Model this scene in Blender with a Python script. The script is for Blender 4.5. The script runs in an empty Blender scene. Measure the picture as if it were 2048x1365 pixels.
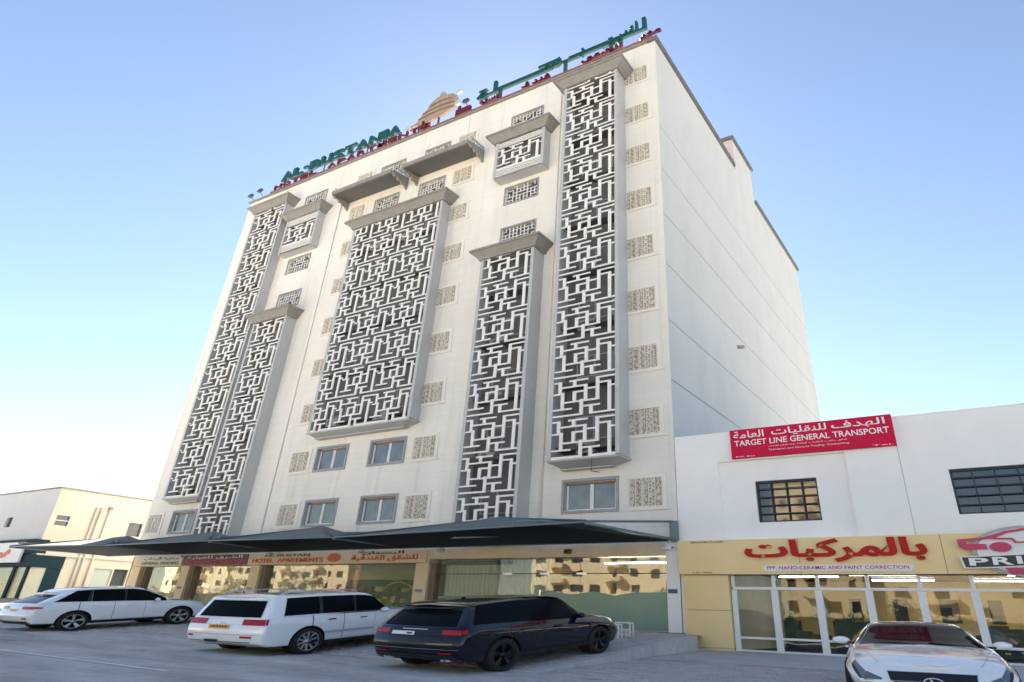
import bpy, bmesh, math, random
from mathutils import Vector, Matrix
random.seed(7)
sc = bpy.context.scene
COL = sc.collection
R = math.radians

# ------------------------------------------------------------------ camera
cam_d = bpy.data.cameras.new('camera'); cam = bpy.data.objects.new('camera', cam_d); COL.objects.link(cam)
sc.camera = cam
CR = ((0.86209275, 0.50606771, 0.02629754), (-0.23371865, 0.44311595, -0.86546164), (-0.44963505, 0.73996198, 0.50028451))
# rows: image right, image down, forward
m3 = Matrix(((CR[0][0], -CR[1][0], -CR[2][0]), (CR[0][1], -CR[1][1], -CR[2][1]), (CR[0][2], -CR[1][2], -CR[2][2])))
cam.matrix_world = m3.to_4x4()
cam_d.sensor_fit = 'HORIZONTAL'; cam_d.sensor_width = 36
cam_d.lens = 1299.66 / 2048 * 36
cam_d.shift_x = (1024 - 1154.63) / 2048
cam_d.shift_y = (479.27 - 682.5) / 2048
cam_d.clip_start = 0.1; cam_d.clip_end = 3000

# ------------------------------------------------------------------ light
SUN_EL = 35.0
sun_dir = Vector((-0.6, 0.8, 0)).normalized() * math.cos(R(SUN_EL)) + Vector((0, 0, math.sin(R(SUN_EL))))
w = bpy.data.worlds.new('World'); sc.world = w; w.use_nodes = True
nt = w.node_tree; nt.nodes.clear()
sky = nt.nodes.new('ShaderNodeTexSky'); sky.sky_type = 'NISHITA'; sky.sun_disc = False
sky.sun_elevation = R(SUN_EL); sky.sun_rotation = math.atan2(sun_dir.x, sun_dir.y)
sky.altitude = 0; sky.air_density = 1.0; sky.dust_density = 0.10; sky.ozone_density = 1.8
bg = nt.nodes.new('ShaderNodeBackground'); bg.inputs[1].default_value = 0.05
wo = nt.nodes.new('ShaderNodeOutputWorld')
hs = nt.nodes.new('ShaderNodeHueSaturation'); hs.inputs['Saturation'].default_value = 0.92; hs.inputs['Value'].default_value = 0.82; nt.links.new(sky.outputs[0], hs.inputs['Color']); nt.links.new(hs.outputs[0], bg.inputs[0]); nt.links.new(bg.outputs[0], wo.inputs[0])
sl = bpy.data.lights.new('sun', 'SUN'); sl.energy = 5.0; sl.angle = R(0.5); sl.color = (1.0, 0.90, 0.76)
so = bpy.data.objects.new('sun', sl); COL.objects.link(so)
so.rotation_euler = sun_dir.to_track_quat('Z', 'Y').to_euler(); so.location = (0, 0, 60)
sc.view_settings.view_transform = 'Standard'; sc.view_settings.look = 'None'
sc.view_settings.exposure = 2.36; sc.view_settings.gamma = 1.0; sc.view_settings.use_curve_mapping = False
sc.cycles.max_bounces = 7; sc.cycles.transparent_max_bounces = 8; sc.cycles.use_denoising = True

# ------------------------------------------------------------------ materials
MATS = {}
def mat(name, col, rough=0.7, metal=0.0, noise=0.0, scale=3.0, bump=0.0, bscale=40.0, coat=0.0, spec=0.5, emit=None, estr=1.0, stain=0.0, stretch=(1, 1, 1)):
    m = bpy.data.materials.new(name); m.use_nodes = True; n = m.node_tree.nodes; l = m.node_tree.links
    p = n['Principled BSDF']
    p.inputs['Base Color'].default_value = (*col, 1); p.inputs['Roughness'].default_value = rough
    p.inputs['Metallic'].default_value = metal; p.inputs['Coat Weight'].default_value = coat
    p.inputs['Coat Roughness'].default_value = 0.04; p.inputs['Specular IOR Level'].default_value = spec
    tc = n.new('ShaderNodeTexCoord')
    if noise or stain:
        mp = n.new('ShaderNodeMapping'); mp.inputs['Scale'].default_value = stretch; l.new(tc.outputs['Object'], mp.inputs[0])
        nz = n.new('ShaderNodeTexNoise'); nz.inputs['Scale'].default_value = scale; nz.inputs['Detail'].default_value = 8; nz.inputs['Roughness'].default_value = 0.65
        l.new(mp.outputs[0], nz.inputs['Vector'])
        cr = n.new('ShaderNodeValToRGB')
        cr.color_ramp.elements[0].position = 0.3; cr.color_ramp.elements[1].position = 0.7
        a = max(noise, stain)
        cr.color_ramp.elements[0].color = (*[c * (1 - a) for c in col], 1); cr.color_ramp.elements[1].color = (*[min(1, c * (1 + a * 0.6)) for c in col], 1)
        l.new(nz.outputs[0], cr.inputs[0]); l.new(cr.outputs[0], p.inputs['Base Color'])
    if bump:
        nb = n.new('ShaderNodeTexNoise'); nb.inputs['Scale'].default_value = bscale; nb.inputs['Detail'].default_value = 6
        l.new(tc.outputs['Object'], nb.inputs['Vector'])
        b = n.new('ShaderNodeBump'); b.inputs['Strength'].default_value = bump; b.inputs['Distance'].default_value = 0.02
        l.new(nb.outputs[0], b.inputs['Height']); l.new(b.outputs[0], p.inputs['Normal'])
    if emit:
        p.inputs['Emission Color'].default_value = (*emit, 1); p.inputs['Emission Strength'].default_value = estr
    MATS[name] = m; return m

def glass_mat(name, tint, refl, rcol=(1, 1, 1), rough=0.0):
    m = bpy.data.materials.new(name); m.use_nodes = True; n = m.node_tree.nodes; l = m.node_tree.links; n.clear()
    o = n.new('ShaderNodeOutputMaterial'); mx = n.new('ShaderNodeMixShader'); t = n.new('ShaderNodeBsdfTransparent'); g = n.new('ShaderNodeBsdfGlossy')
    t.inputs[0].default_value = (*tint, 1); g.inputs[0].default_value = (*rcol, 1); g.inputs['Roughness'].default_value = rough
    tc = n.new('ShaderNodeTexCoord'); nz = n.new('ShaderNodeTexNoise'); nz.inputs['Scale'].default_value = 0.9; b = n.new('ShaderNodeBump')
    b.inputs['Strength'].default_value = 0.05; b.inputs['Distance'].default_value = 0.05
    l.new(tc.outputs['Object'], nz.inputs['Vector']); l.new(nz.outputs[0], b.inputs['Height']); l.new(b.outputs[0], g.inputs['Normal'])
    lw = n.new('ShaderNodeLayerWeight'); lw.inputs[0].default_value = 0.14
    mr = n.new('ShaderNodeMapRange'); mr.inputs['To Min'].default_value = refl; mr.inputs['To Max'].default_value = 0.55
    l.new(lw.outputs['Fresnel'], mr.inputs['Value'])
    l.new(mr.outputs[0], mx.inputs[0]); l.new(t.outputs[0], mx.inputs[1]); l.new(g.outputs[0], mx.inputs[2]); l.new(mx.outputs[0], o.inputs[0])
    MATS[name] = m; return m

def asphalt_mat():
    m = mat('asphalt', (0.33, 0.345, 0.355), 0.92, bump=0.7, bscale=70); n = m.node_tree.nodes; l = m.node_tree.links; p = n['Principled BSDF']
    tc = n.new('ShaderNodeTexCoord'); prev = None
    for sc_, st, lo, hi, a, b_ in ((0.55, (0.5, 1.6, 1), .35, .68, .70, 1.08), (3.5, (1, 1, 1), .3, .7, .86, 1.08), (60, (1, 1, 1), .35, .65, .82, 1.14), (0.25, (0.15, 1.5, 1), .56, .66, 1.0, .72), (1.3, (0.6, 1, 1), .66, .72, 1.0, .62)):
        mp = n.new('ShaderNodeMapping'); mp.inputs['Scale'].default_value = st; mp.inputs['Location'].default_value = (sc_ * 3, 1.7, 0); nz = n.new('ShaderNodeTexNoise'); nz.inputs['Scale'].default_value = sc_; nz.inputs['Detail'].default_value = 7
        l.new(tc.outputs['Object'], mp.inputs[0]); l.new(mp.outputs[0], nz.inputs['Vector'])
        mr = n.new('ShaderNodeMapRange'); mr.inputs['From Min'].default_value = lo; mr.inputs['From Max'].default_value = hi; mr.inputs['To Min'].default_value = a; mr.inputs['To Max'].default_value = b_
        l.new(nz.outputs[0], mr.inputs[0])
        if prev is None: prev = mr.outputs[0]
        else:
            mu = n.new('ShaderNodeMath'); mu.operation = 'MULTIPLY'; l.new(prev, mu.inputs[0]); l.new(mr.outputs[0], mu.inputs[1]); prev = mu.outputs[0]
    mx = n.new('ShaderNodeMix'); mx.data_type = 'RGBA'; mx.blend_type = 'MULTIPLY'; mx.inputs[0].default_value = 1; mx.inputs[6].default_value = (0.62, 0.605, 0.57, 1)
    l.new(prev, mx.inputs[7]); l.new(mx.outputs[2], p.inputs['Base Color']); return m

def block_mat(name, col, mort, bw, rh, noise=0.06, frac=0.012, rot='XZ'):
    """stone cladding too far away to tell blocks apart: faint joints, slight tone change from block to block"""
    m = mat(name, col, 0.75, bump=0.0); n = m.node_tree.nodes; l = m.node_tree.links; p = n['Principled BSDF']
    tc = n.new('ShaderNodeTexCoord'); sx = n.new('ShaderNodeSeparateXYZ'); cx = n.new('ShaderNodeCombineXYZ')
    l.new(tc.outputs['Object'], sx.inputs[0]); l.new(sx.outputs['X' if rot == 'XZ' else 'Y'], cx.inputs[0]); l.new(sx.outputs['Z'], cx.inputs[1])
    br = n.new('ShaderNodeTexBrick'); br.inputs['Scale'].default_value = 1; br.inputs['Brick Width'].default_value = bw; br.inputs['Row Height'].default_value = rh
    br.inputs['Mortar Size'].default_value = frac; br.inputs['Bias'].default_value = 0
    br.inputs['Color1'].default_value = (*col, 1); br.inputs['Color2'].default_value = (*[c * (1 - noise) for c in col], 1); br.inputs['Mortar'].default_value = (*mort, 1)
    l.new(cx.outputs[0], br.inputs[0])
    nz = n.new('ShaderNodeTexNoise'); nz.inputs['Scale'].default_value = 0.35; nz.inputs['Detail'].default_value = 8
    mp = n.new('ShaderNodeMapping'); mp.inputs['Scale'].default_value = (1, 1, 0.35); l.new(tc.outputs['Object'], mp.inputs[0]); l.new(mp.outputs[0], nz.inputs['Vector'])
    mr = n.new('ShaderNodeMapRange'); mr.inputs['From Min'].default_value = 0.3; mr.inputs['From Max'].default_value = 0.7; mr.inputs['To Min'].default_value = 0.88; mr.inputs['To Max'].default_value = 1.04
    l.new(nz.outputs[0], mr.inputs[0])
    mp2 = n.new('ShaderNodeMapping'); mp2.inputs['Scale'].default_value = (2.2, 2.2, 0.10); l.new(tc.outputs['Object'], mp2.inputs[0])
    n2 = n.new('ShaderNodeTexNoise'); n2.inputs['Scale'].default_value = 1.0; n2.inputs['Detail'].default_value = 6; l.new(mp2.outputs[0], n2.inputs['Vector'])
    m2 = n.new('ShaderNodeMapRange'); m2.inputs['From Min'].default_value = 0.55; m2.inputs['From Max'].default_value = 0.75; m2.inputs['To Min'].default_value = 1.0; m2.inputs['To Max'].default_value = 0.86; l.new(n2.outputs[0], m2.inputs[0])
    mm = n.new('ShaderNodeMath'); mm.operation = 'MULTIPLY'; l.new(mr.outputs[0], mm.inputs[0]); l.new(m2.outputs[0], mm.inputs[1]); mr = mm
    mu = n.new('ShaderNodeMix'); mu.data_type = 'RGBA'; mu.blend_type = 'MULTIPLY'; mu.inputs[0].default_value = 1
    l.new(br.outputs[0], mu.inputs[6]); l.new(mr.outputs[0], mu.inputs[7]); l.new(mu.outputs[2], p.inputs['Base Color'])
    b = n.new('ShaderNodeBump'); b.inputs['Strength'].default_value = 0.15; b.inputs['Distance'].default_value = 0.01; b.invert = True
    l.new(br.outputs['Fac'], b.inputs['Height']); l.new(b.outputs[0], p.inputs['Normal'])
    return m

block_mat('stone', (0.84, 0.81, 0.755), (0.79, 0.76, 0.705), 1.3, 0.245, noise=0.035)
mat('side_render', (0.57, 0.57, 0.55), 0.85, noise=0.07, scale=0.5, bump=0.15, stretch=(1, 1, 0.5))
mat('pink_render', (0.62, 0.50, 0.46), 0.85, noise=0.06)
mat('grey_metal', (0.50, 0.505, 0.51), 0.55, noise=0.06, scale=2, metal=0.1)
mat('cap_stone', (0.27, 0.26, 0.245), 0.8, noise=0.15, scale=2.5, bump=0.2)
mat('white_lattice', (0.82, 0.81, 0.79), 0.5, noise=0.05, scale=5)
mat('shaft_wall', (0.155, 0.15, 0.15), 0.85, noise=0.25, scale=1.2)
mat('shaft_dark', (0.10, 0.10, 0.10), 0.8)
mat('screen_beige', (0.74, 0.69, 0.60), 0.8, noise=0.15, scale=6)
mat('screen_back', (0.36, 0.32, 0.26), 0.9)
mat('awning_grey', (0.13, 0.13, 0.127), 0.7, noise=0.1)
mat('ac_white', (0.34, 0.34, 0.33), 0.5, noise=0.15)
mat('surround', (0.80, 0.76, 0.69), 0.8, noise=0.05)
mat('window_grey', (0.33, 0.34, 0.37), 0.7, noise=0.05)
mat('white_frame', (0.80, 0.80, 0.80), 0.35)
mat('brown_frame', (0.20, 0.12, 0.08), 0.5)
mat('pane_blue', (0.16, 0.20, 0.22), 0.12, noise=0.3, scale=1.5, spec=1.0)
mat('pane_dark', (0.02, 0.025, 0.03), 0.05, spec=1.0)
mat('pane_shade', (0.10, 0.10, 0.10), 0.4)
mat('bounce_sand', (0.70, 0.63, 0.52), 0.95, noise=0.2, scale=0.4, bump=0.5, bscale=20)  # pale tone chosen to throw sunlight back at the facades
mat('leaf_green', (0.035, 0.05, 0.022), 0.8, noise=0.4, scale=1.5)
mat('bark', (0.12, 0.08, 0.05), 0.9)
mat('coping', (0.14, 0.145, 0.15), 0.7, noise=0.15)
mat('red_strip', (0.32, 0.10, 0.11), 0.5, noise=0.2, scale=6)
mat('green_sign', (0.005, 0.075, 0.068), 0.4, noise=0.15, scale=6)
mat('red_sign', (0.11, 0.008, 0.02), 0.4, noise=0.1, scale=8)
mat('tan', (0.36, 0.27, 0.215), 0.6, noise=0.2, scale=3)
mat('tan_dark', (0.22, 0.16, 0.11), 0.6)
mat('pale_steel', (0.5, 0.56, 0.56), 0.45, metal=0.2)
mat('steel_dark', (0.07, 0.085, 0.095), 0.5, metal=0.3)
mat('steel_teal', (0.17, 0.22, 0.24), 0.5, metal=0.2)
mat('fabric_shaded', (0.03, 0.04, 0.05), 0.9)  # same canopy fabric, with the shade underneath painted into the colour
mat('fabric', (0.17, 0.19, 0.195), 0.9, noise=0.1, scale=1.5, bump=0.2, bscale=6)
mat('beige_stone', (0.82, 0.68, 0.49), 0.7, noise=0.12, scale=1.5, bump=0.1)
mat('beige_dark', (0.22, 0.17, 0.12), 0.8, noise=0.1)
mat('white_wall', (0.92, 0.905, 0.88), 0.85, noise=0.04, scale=0.6, bump=0.1)
mat('yellow_clad', (0.92, 0.70, 0.36), 0.55, noise=0.04, scale=1.0, spec=0.15)
mat('clad_gap', (0.20, 0.14, 0.06), 0.8)
mat('sign_red', (0.62, 0.012, 0.06), 0.6, noise=0.05, spec=0.15)
mat('letter_red', (0.50, 0.025, 0.018), 0.6, spec=0.15)
mat('letter_white', (0.85, 0.85, 0.85), 0.4)
mat('letter_magenta', (0.55, 0.03, 0.12), 0.4)
mat('letter_orange', (0.62, 0.12, 0.03), 0.4)
mat('letter_green', (0.04, 0.2, 0.07), 0.4)
mat('letter_black', (0.02, 0.02, 0.02), 0.4)
mat('maroon', (0.12, 0.015, 0.04), 0.4, noise=0.2)
mat('dark_panel', (0.015, 0.03, 0.035), 0.6, spec=0.2)
mat('grille_black', (0.02, 0.025, 0.04), 0.4, metal=0.3)
mat('grey_logo', (0.30, 0.34, 0.35), 0.4, metal=0.4)
mat('teal_panel', (0.006, 0.03, 0.045), 0.6, spec=0.15)
mat('left_wall', (0.66, 0.66, 0.66), 0.9, noise=0.06, scale=0.5)
mat('left_side', (0.60, 0.55, 0.46), 0.9, noise=0.1, scale=0.4)
mat('opp_wall', (0.80, 0.66, 0.45), 0.9, noise=0.08, scale=0.4)
mat('opp_brown', (0.28, 0.17, 0.10), 0.9)
asphalt_mat()
mat('joint_sand', (0.20, 0.19, 0.18), 0.95, noise=0.2, scale=3)
mat('paver_a', (0.50, 0.475, 0.46), 0.9, noise=0.12, scale=2.0, bump=0.4)
mat('paver_b', (0.45, 0.415, 0.405), 0.9, noise=0.12, scale=2.0, bump=0.4)
mat('paver_c', (0.54, 0.52, 0.50), 0.9, noise=0.15, scale=2.0, bump=0.4)
mat('kerb_stone', (0.56, 0.555, 0.54), 0.9, noise=0.2, scale=2.5, bump=0.5)
mat('plinth', (0.09, 0.11, 0.12), 0.7, noise=0.2)
mat('pad', (0.44, 0.455, 0.47), 0.7, noise=0.15, scale=1.0, bump=0.2)
mat('road_paint', (0.95, 0.95, 0.95), 0.8, noise=0.15, scale=3)
mat('curtain', (0.80, 0.75, 0.70), 0.9, noise=0.1, scale=3)
mat('frosted', (0.15, 0.30, 0.25), 0.28, noise=0.12, scale=0.6, spec=0.6)
mat('floor_tile', (0.45, 0.40, 0.33), 0.4, noise=0.08)
mat('inner_wall', (0.70, 0.60, 0.44), 0.8, noise=0.1)
mat('inner_yellow', (0.85, 0.55, 0.20), 0.8, noise=0.12, scale=1)
mat('inner_dark', (0.03, 0.04, 0.045), 0.6, noise=0.3, scale=2)
mat('goods_green', (0.05, 0.11, 0.06), 0.6, noise=0.3, scale=4)
mat('goods_red', (0.30, 0.06, 0.05), 0.6, noise=0.3, scale=4)
mat('goods_cream', (0.55, 0.48, 0.34), 0.6, noise=0.2, scale=4)
mat('goods_blue', (0.05, 0.12, 0.28), 0.5)
mat('yellow_plastic', (0.70, 0.55, 0.05), 0.4)
mat('white_plastic', (0.80, 0.80, 0.79), 0.4)
mat('shutter', (0.42, 0.48, 0.42), 0.6)
mat('tube', (1, 1, 1), 0.5, emit=(0.95, 0.97, 1.0), estr=9.0)
mat('car_white', (0.90, 0.91, 0.92), 0.22, coat=1.0)
mat('car_pearl', (0.86, 0.88, 0.88), 0.25, coat=1.0)
mat('car_navy', (0.002, 0.0035, 0.012), 0.12, coat=0.6, spec=0.2)
mat('car_black', (0.004, 0.0045, 0.006), 0.15, coat=0.4, spec=0.2)
mat('car_glass', (0.006, 0.008, 0.011), 0.06, spec=0.4).node_tree.nodes['Principled BSDF'].inputs['IOR'].default_value = 1.10
mat('trim_black', (0.012, 0.012, 0.014), 0.5)
mat('tyre', (0.014, 0.014, 0.016), 0.85, bump=0.2, bscale=60)
mat('rim_silver', (0.55, 0.56, 0.58), 0.3, metal=0.8)
mat('rim_black', (0.012, 0.012, 0.015), 0.3, metal=0.4)
mat('chrome', (0.75, 0.76, 0.78), 0.1, metal=1.0)
mat('lamp_red', (0.42, 0.006, 0.012), 0.2, coat=0.25, spec=0.3)
mat('lamp_clear', (0.16, 0.18, 0.20), 0.08, coat=0.6, metal=0.3)
mat('plate_yellow', (0.75, 0.36, 0.02), 0.5)
mat('plate_white', (0.75, 0.76, 0.76), 0.5)
mat('cyan_card', (0.15, 0.55, 0.50), 0.5)
mat('rail_silver', (0.55, 0.57, 0.6), 0.3, metal=0.8)
glass_mat('shop_glass', (0.86, 0.90, 0.87), 0.05)
glass_mat('car_shop_glass', (0.75, 0.78, 0.77), 0.03)

# ------------------------------------------------------------------ mesh helpers
class MB:
    def __init__(s): s.v = []; s.f = []; s.m = []; s.sm = []
    def face(s, pts, mi=0, smooth=False):
        b = len(s.v); s.v += [tuple(p) for p in pts]; s.f.append(tuple(range(b, b + len(pts)))); s.m.append(mi); s.sm.append(smooth)
    def box(s, x0, x1, y0, y1, z0, z1, mi=0):
        b = len(s.v)
        s.v += [(x0, y0, z0), (x1, y0, z0), (x1, y1, z0), (x0, y1, z0), (x0, y0, z1), (x1, y0, z1), (x1, y1, z1), (x0, y1, z1)]
        for q in ((0, 3, 2, 1), (4, 5, 6, 7), (0, 1, 5, 4), (1, 2, 6, 5), (2, 3, 7, 6), (3, 0, 4, 7)):
            s.f.append(tuple(b + i for i in q)); s.m.append(mi); s.sm.append(False)
        return s
    def frustum(s, a, za, c, zc, mi=0):
        """a, c = (x0,x1,y0,y1) rectangles at za and zc (za < zc)"""
        b = len(s.v)
        for r, z in ((a, za), (c, zc)): s.v += [(r[0], r[2], z), (r[1], r[2], z), (r[1], r[3], z), (r[0], r[3], z)]
        for q in ((0, 3, 2, 1), (4, 5, 6, 7), (0, 1, 5, 4), (1, 2, 6, 5), (2, 3, 7, 6), (3, 0, 4, 7)):
            s.f.append(tuple(b + i for i in q)); s.m.append(mi); s.sm.append(False)
        return s
    def prism(s, poly, axis, a0, a1, mi=0, smooth=False):
        """poly = 2-D points; axis 'x' (poly is y,z), 'y' (x,z), 'z' (x,y)"""
        def P(p, a): return (a, p[0], p[1]) if axis == 'x' else (p[0], a, p[1]) if axis == 'y' else (p[0], p[1], a)
        n = len(poly); b = len(s.v)
        s.v += [P(p, a0) for p in poly] + [P(p, a1) for p in poly]
        s.f.append(tuple(b + i for i in range(n))); s.m.append(mi); s.sm.append(False)
        s.f.append(tuple(b + n + i for i in reversed(range(n)))); s.m.append(mi); s.sm.append(False)
        for i in range(n):
            j = (i + 1) % n; s.f.append((b + i, b + n + i, b + n + j, b + j)); s.m.append(mi); s.sm.append(smooth)
        return s
    def tube(s, p0, p1, r, n=8, mi=0, r1=None):
        p0, p1 = Vector(p0), Vector(p1); d = (p1 - p0).normalized(); a = d.orthogonal().normalized(); c = d.cross(a); r1 = r if r1 is None else r1
        b = len(s.v)
        for p, rr in ((p0, r), (p1, r1)):
            for i in range(n):
                t = 2 * math.pi * i / n; s.v.append(tuple(p + a * math.cos(t) * rr + c * math.sin(t) * rr))
        for i in range(n):
            j = (i + 1) % n; s.f.append((b + i, b + j, b + n + j, b + n + i)); s.m.append(mi); s.sm.append(True)
        s.f.append(tuple(b + i for i in reversed(range(n)))); s.m.append(mi); s.sm.append(False)
        s.f.append(tuple(b + n + i for i in range(n))); s.m.append(mi); s.sm.append(False)
        return s
    def mesh(s, name, mats, org=(0, 0, 0), fix=True):
        me = bpy.data.meshes.new(name)
        me.from_pydata([(x - org[0], y - org[1], z - org[2]) for x, y, z in s.v], [], s.f)
        for m in ([mats] if isinstance(mats, str) else mats): me.materials.append(MATS[m])
        me.polygons.foreach_set('material_index', s.m); me.polygons.foreach_set('use_smooth', s.sm)
        if fix:
            bm = bmesh.new(); bm.from_mesh(me); bmesh.ops.remove_doubles(bm, verts=bm.verts, dist=0.0001)
            bmesh.ops.recalc_face_normals(bm, faces=bm.faces); bm.to_mesh(me); bm.free()
        me.update(); return me
    def build(s, name, mats, parent=None, fix=True):
        org = parent.get('_o', (0, 0, 0)) if parent else (0, 0, 0)
        o = bpy.data.objects.new(name, s.mesh(name, mats, org, fix)); COL.objects.link(o)
        if parent: o.parent = parent; o['_o'] = tuple(org)
        return o
def props(o, label=None, cat=None, group=None, kind=None):
    if label: o['label'] = label
    if cat: o['category'] = cat
    if group: o['group'] = group
    if kind: o['kind'] = kind
    return o
def thing(name, loc, label, cat, group=None):
    o = bpy.data.objects.new(name, None); COL.objects.link(o); o.location = loc; o['_o'] = tuple(loc); o.empty_display_size = 0.3
    return props(o, label, cat, group)
def inst(name, me, parent, loc=(0, 0, 0)):
    """place shared mesh data (built round 0,0,0) at a world location under a parent"""
    o = bpy.data.objects.new(name, me); COL.objects.link(o)
    po = parent.get('_o', (0, 0, 0)) if parent else (0, 0, 0)
    if parent: o.parent = parent
    o.location = (loc[0] - po[0], loc[1] - po[1], loc[2] - po[2]); o['_o'] = tuple(loc)
    return o
def box(name, m, parent, *a): return MB().box(*a).build(name, m, parent)
def at(x, z, y):  # a point measured on the facade plane y=22, moved along its sight line... used only to convert measurements
    return x * y / 22, z * y / 22

# text ------------------------------------------------------------
AR = {'ا': 0xFE8D, 'ب': 0xFE8F, 'ة': 0xFE93, 'ت': 0xFE95, 'ح': 0xFEA1, 'د': 0xFEA9, 'ر': 0xFEAD, 'س': 0xFEB1, 'ش': 0xFEB5, 'ع': 0xFEC9,
      'ف': 0xFED1, 'ق': 0xFED5, 'ك': 0xFED9, 'ل': 0xFEDD, 'م': 0xFEE1, 'ن': 0xFEE5, 'ه': 0xFEE9, 'و': 0xFEED, 'ي': 0xFEF1}
NOFWD = set('ادروة')
def arabic(s):
    out = []
    for i, ch in enumerate(s):
        if ch not in AR: out.append(ch); continue
        prev = i > 0 and (s[i - 1] in AR or s[i - 1] == 'ـ') and s[i - 1] not in NOFWD
        nxt = i + 1 < len(s) and (s[i + 1] in AR or s[i + 1] == 'ـ') and ch not in NOFWD
        k = 3 if prev and nxt else 2 if nxt else 1 if prev else 0
        out.append(chr(AR[ch] + k))
    return ''.join(reversed(out))
def text(name, s, m, parent, x0, x1, z0, z1, y, depth=0.04, bold=0.0, bars=None):
    c = bpy.data.curves.new('txt', 'FONT'); c.body = s; c.extrude = 0.5; c.offset = bold; c.resolution_u = 3
    o = bpy.data.objects.new('txt', c); COL.objects.link(o)
    dg = bpy.context.evaluated_depsgraph_get(); me = bpy.data.meshes.new_from_object(o.evaluated_get(dg))
    bpy.data.objects.remove(o); bpy.data.curves.remove(c)
    xs = [v.co.x for v in me.vertices]; ys = [v.co.y for v in me.vertices]
    ax, bx, ay, by = min(xs), max(xs), min(ys), max(ys)
    org = parent.get('_o', (0, 0, 0)) if parent else (0, 0, 0)
    for v in me.vertices:
        v.co = ((v.co.x - ax) / (bx - ax) * (x1 - x0) + x0 - org[0], y - v.co.z * depth * 0.999 - org[1] - 0.0, (v.co.y - ay) / (by - ay) * (z1 - z0) + z0 - org[2])
    par = list(range(len(me.vertices)))
    def root(i):
        while par[i] != i: par[i] = par[par[i]]; i = par[i]
        return i
    for e in me.edges:
        a_, b_ = root(e.vertices[0]), root(e.vertices[1])
        if a_ != b_: par[a_] = b_
    ids = {}
    for i, v in enumerate(me.vertices): v.co.y -= (ids.setdefault(root(i), len(ids)) % 7) * min(.003, depth * .12)
    me.materials.clear(); me.materials.append(MATS[m]); me.name = name
    # one object per word: islands standing close together belong to the same word
    grp = {}
    for i, v in enumerate(me.vertices): grp.setdefault(root(i), []).append(v.co.x)
    spans = sorted((min(q), max(q), k) for k, q in grp.items()); words = []; gap = (z1 - z0) * (.45 if depth < .02 or ord(s.strip()[0]) < 128 else .3)
    for a_, b_, k in spans:
        if words and a_ - words[-1][0] < gap: words[-1][0] = max(words[-1][0], b_); words[-1][1].add(k)
        else: words.append([b_, {k}])
    rt = [root(i) for i in range(len(me.vertices))]; ob = None
    if ' ' not in s: words = [[0, set(grp)]]
    for _, ks in words:
        m2 = me if len(words) == 1 else me.copy()
        if m2 is not me:
            bm = bmesh.new(); bm.from_mesh(m2); bm.verts.ensure_lookup_table(); bmesh.ops.delete(bm, geom=[v for v in bm.verts if rt[v.index] not in ks], context='VERTS'); bm.to_mesh(m2); bm.free()
        ob = bpy.data.objects.new(name, m2); COL.objects.link(ob)
        if parent: ob.parent = parent; ob['_o'] = tuple(org)
    return ob

# ------------------------------------------------------------------ ground
KX, RY = -8.3, 12.6       # kerb line of the raised parking, edge of the road
def tilt(x): return -0.0091 * (max(-60.0, min(KX, x)) + 10)
def zplat(x, y): return -0.39 + 0.062 * (y - 22) + tilt(x)
def zroad(x, y): return zplat(x, RY) + 0.02 * max(-40, (y - RY)) if y < RY else zplat(x, RY)
def zlot(x, y): return zplat(KX, RY) + (-0.82 - zplat(KX, RY)) * (y - RY) / 9.4
g = MB()
gx = [-900, -500, -300, -200, -140, -100, -80] + [-60 + i * 4 for i in range(21)] + [40, 80, 140, 200, 300, 500, 900]
gy = [-900, -500, -300, -180, -110, -70, -50, -40, -27.4] + [-24 + i * 3.66 for i in range(11)] + [22, 30, 45, 60, 100, 160, 300, 500, 900]
gy = sorted(gy)
for i in range(len(gx) - 1):
    for j in range(len(gy) - 1):
        q = [(gx[i], gy[j]), (gx[i + 1], gy[j]), (gx[i + 1], gy[j + 1]), (gx[i], gy[j + 1])]
        g.face([(x, y, zroad(x, y)) for x, y in q])
props(g.build('ground', 'asphalt', None, False), kind='structure')

def sheet(x0, x1, y0, y1, fz, dz, nx, ny, mb=None):
    b = mb or MB()
    for i in range(nx):
        for j in range(ny):
            xa, xb = x0 + (x1 - x0) * i / nx, x0 + (x1 - x0) * (i + 1) / nx; ya, yb = y0 + (y1 - y0) * j / ny, y0 + (y1 - y0) * (j + 1) / ny
            b.face([(xa, ya, fz(xa, ya) + dz), (xb, ya, fz(xb, ya) + dz), (xb, yb, fz(xb, yb) + dz), (xa, yb, fz(xa, yb) + dz)])
    return b
# raised parking in front of the hotel: joint bed, pavers, kerb
b = sheet(-60, KX - .12, RY, 52, lambda x, y: zplat(x, min(y, 22)), -0.01, 20, 20)
plat = props(b.build('parking_pavement', 'joint_sand', None, False), kind='structure')
b = sheet(KX, 60, RY, 22, zlot, -0.01, 10, 8)
lot = props(b.build('forecourt_pavement', 'joint_sand', None, False), kind='structure')

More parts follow.
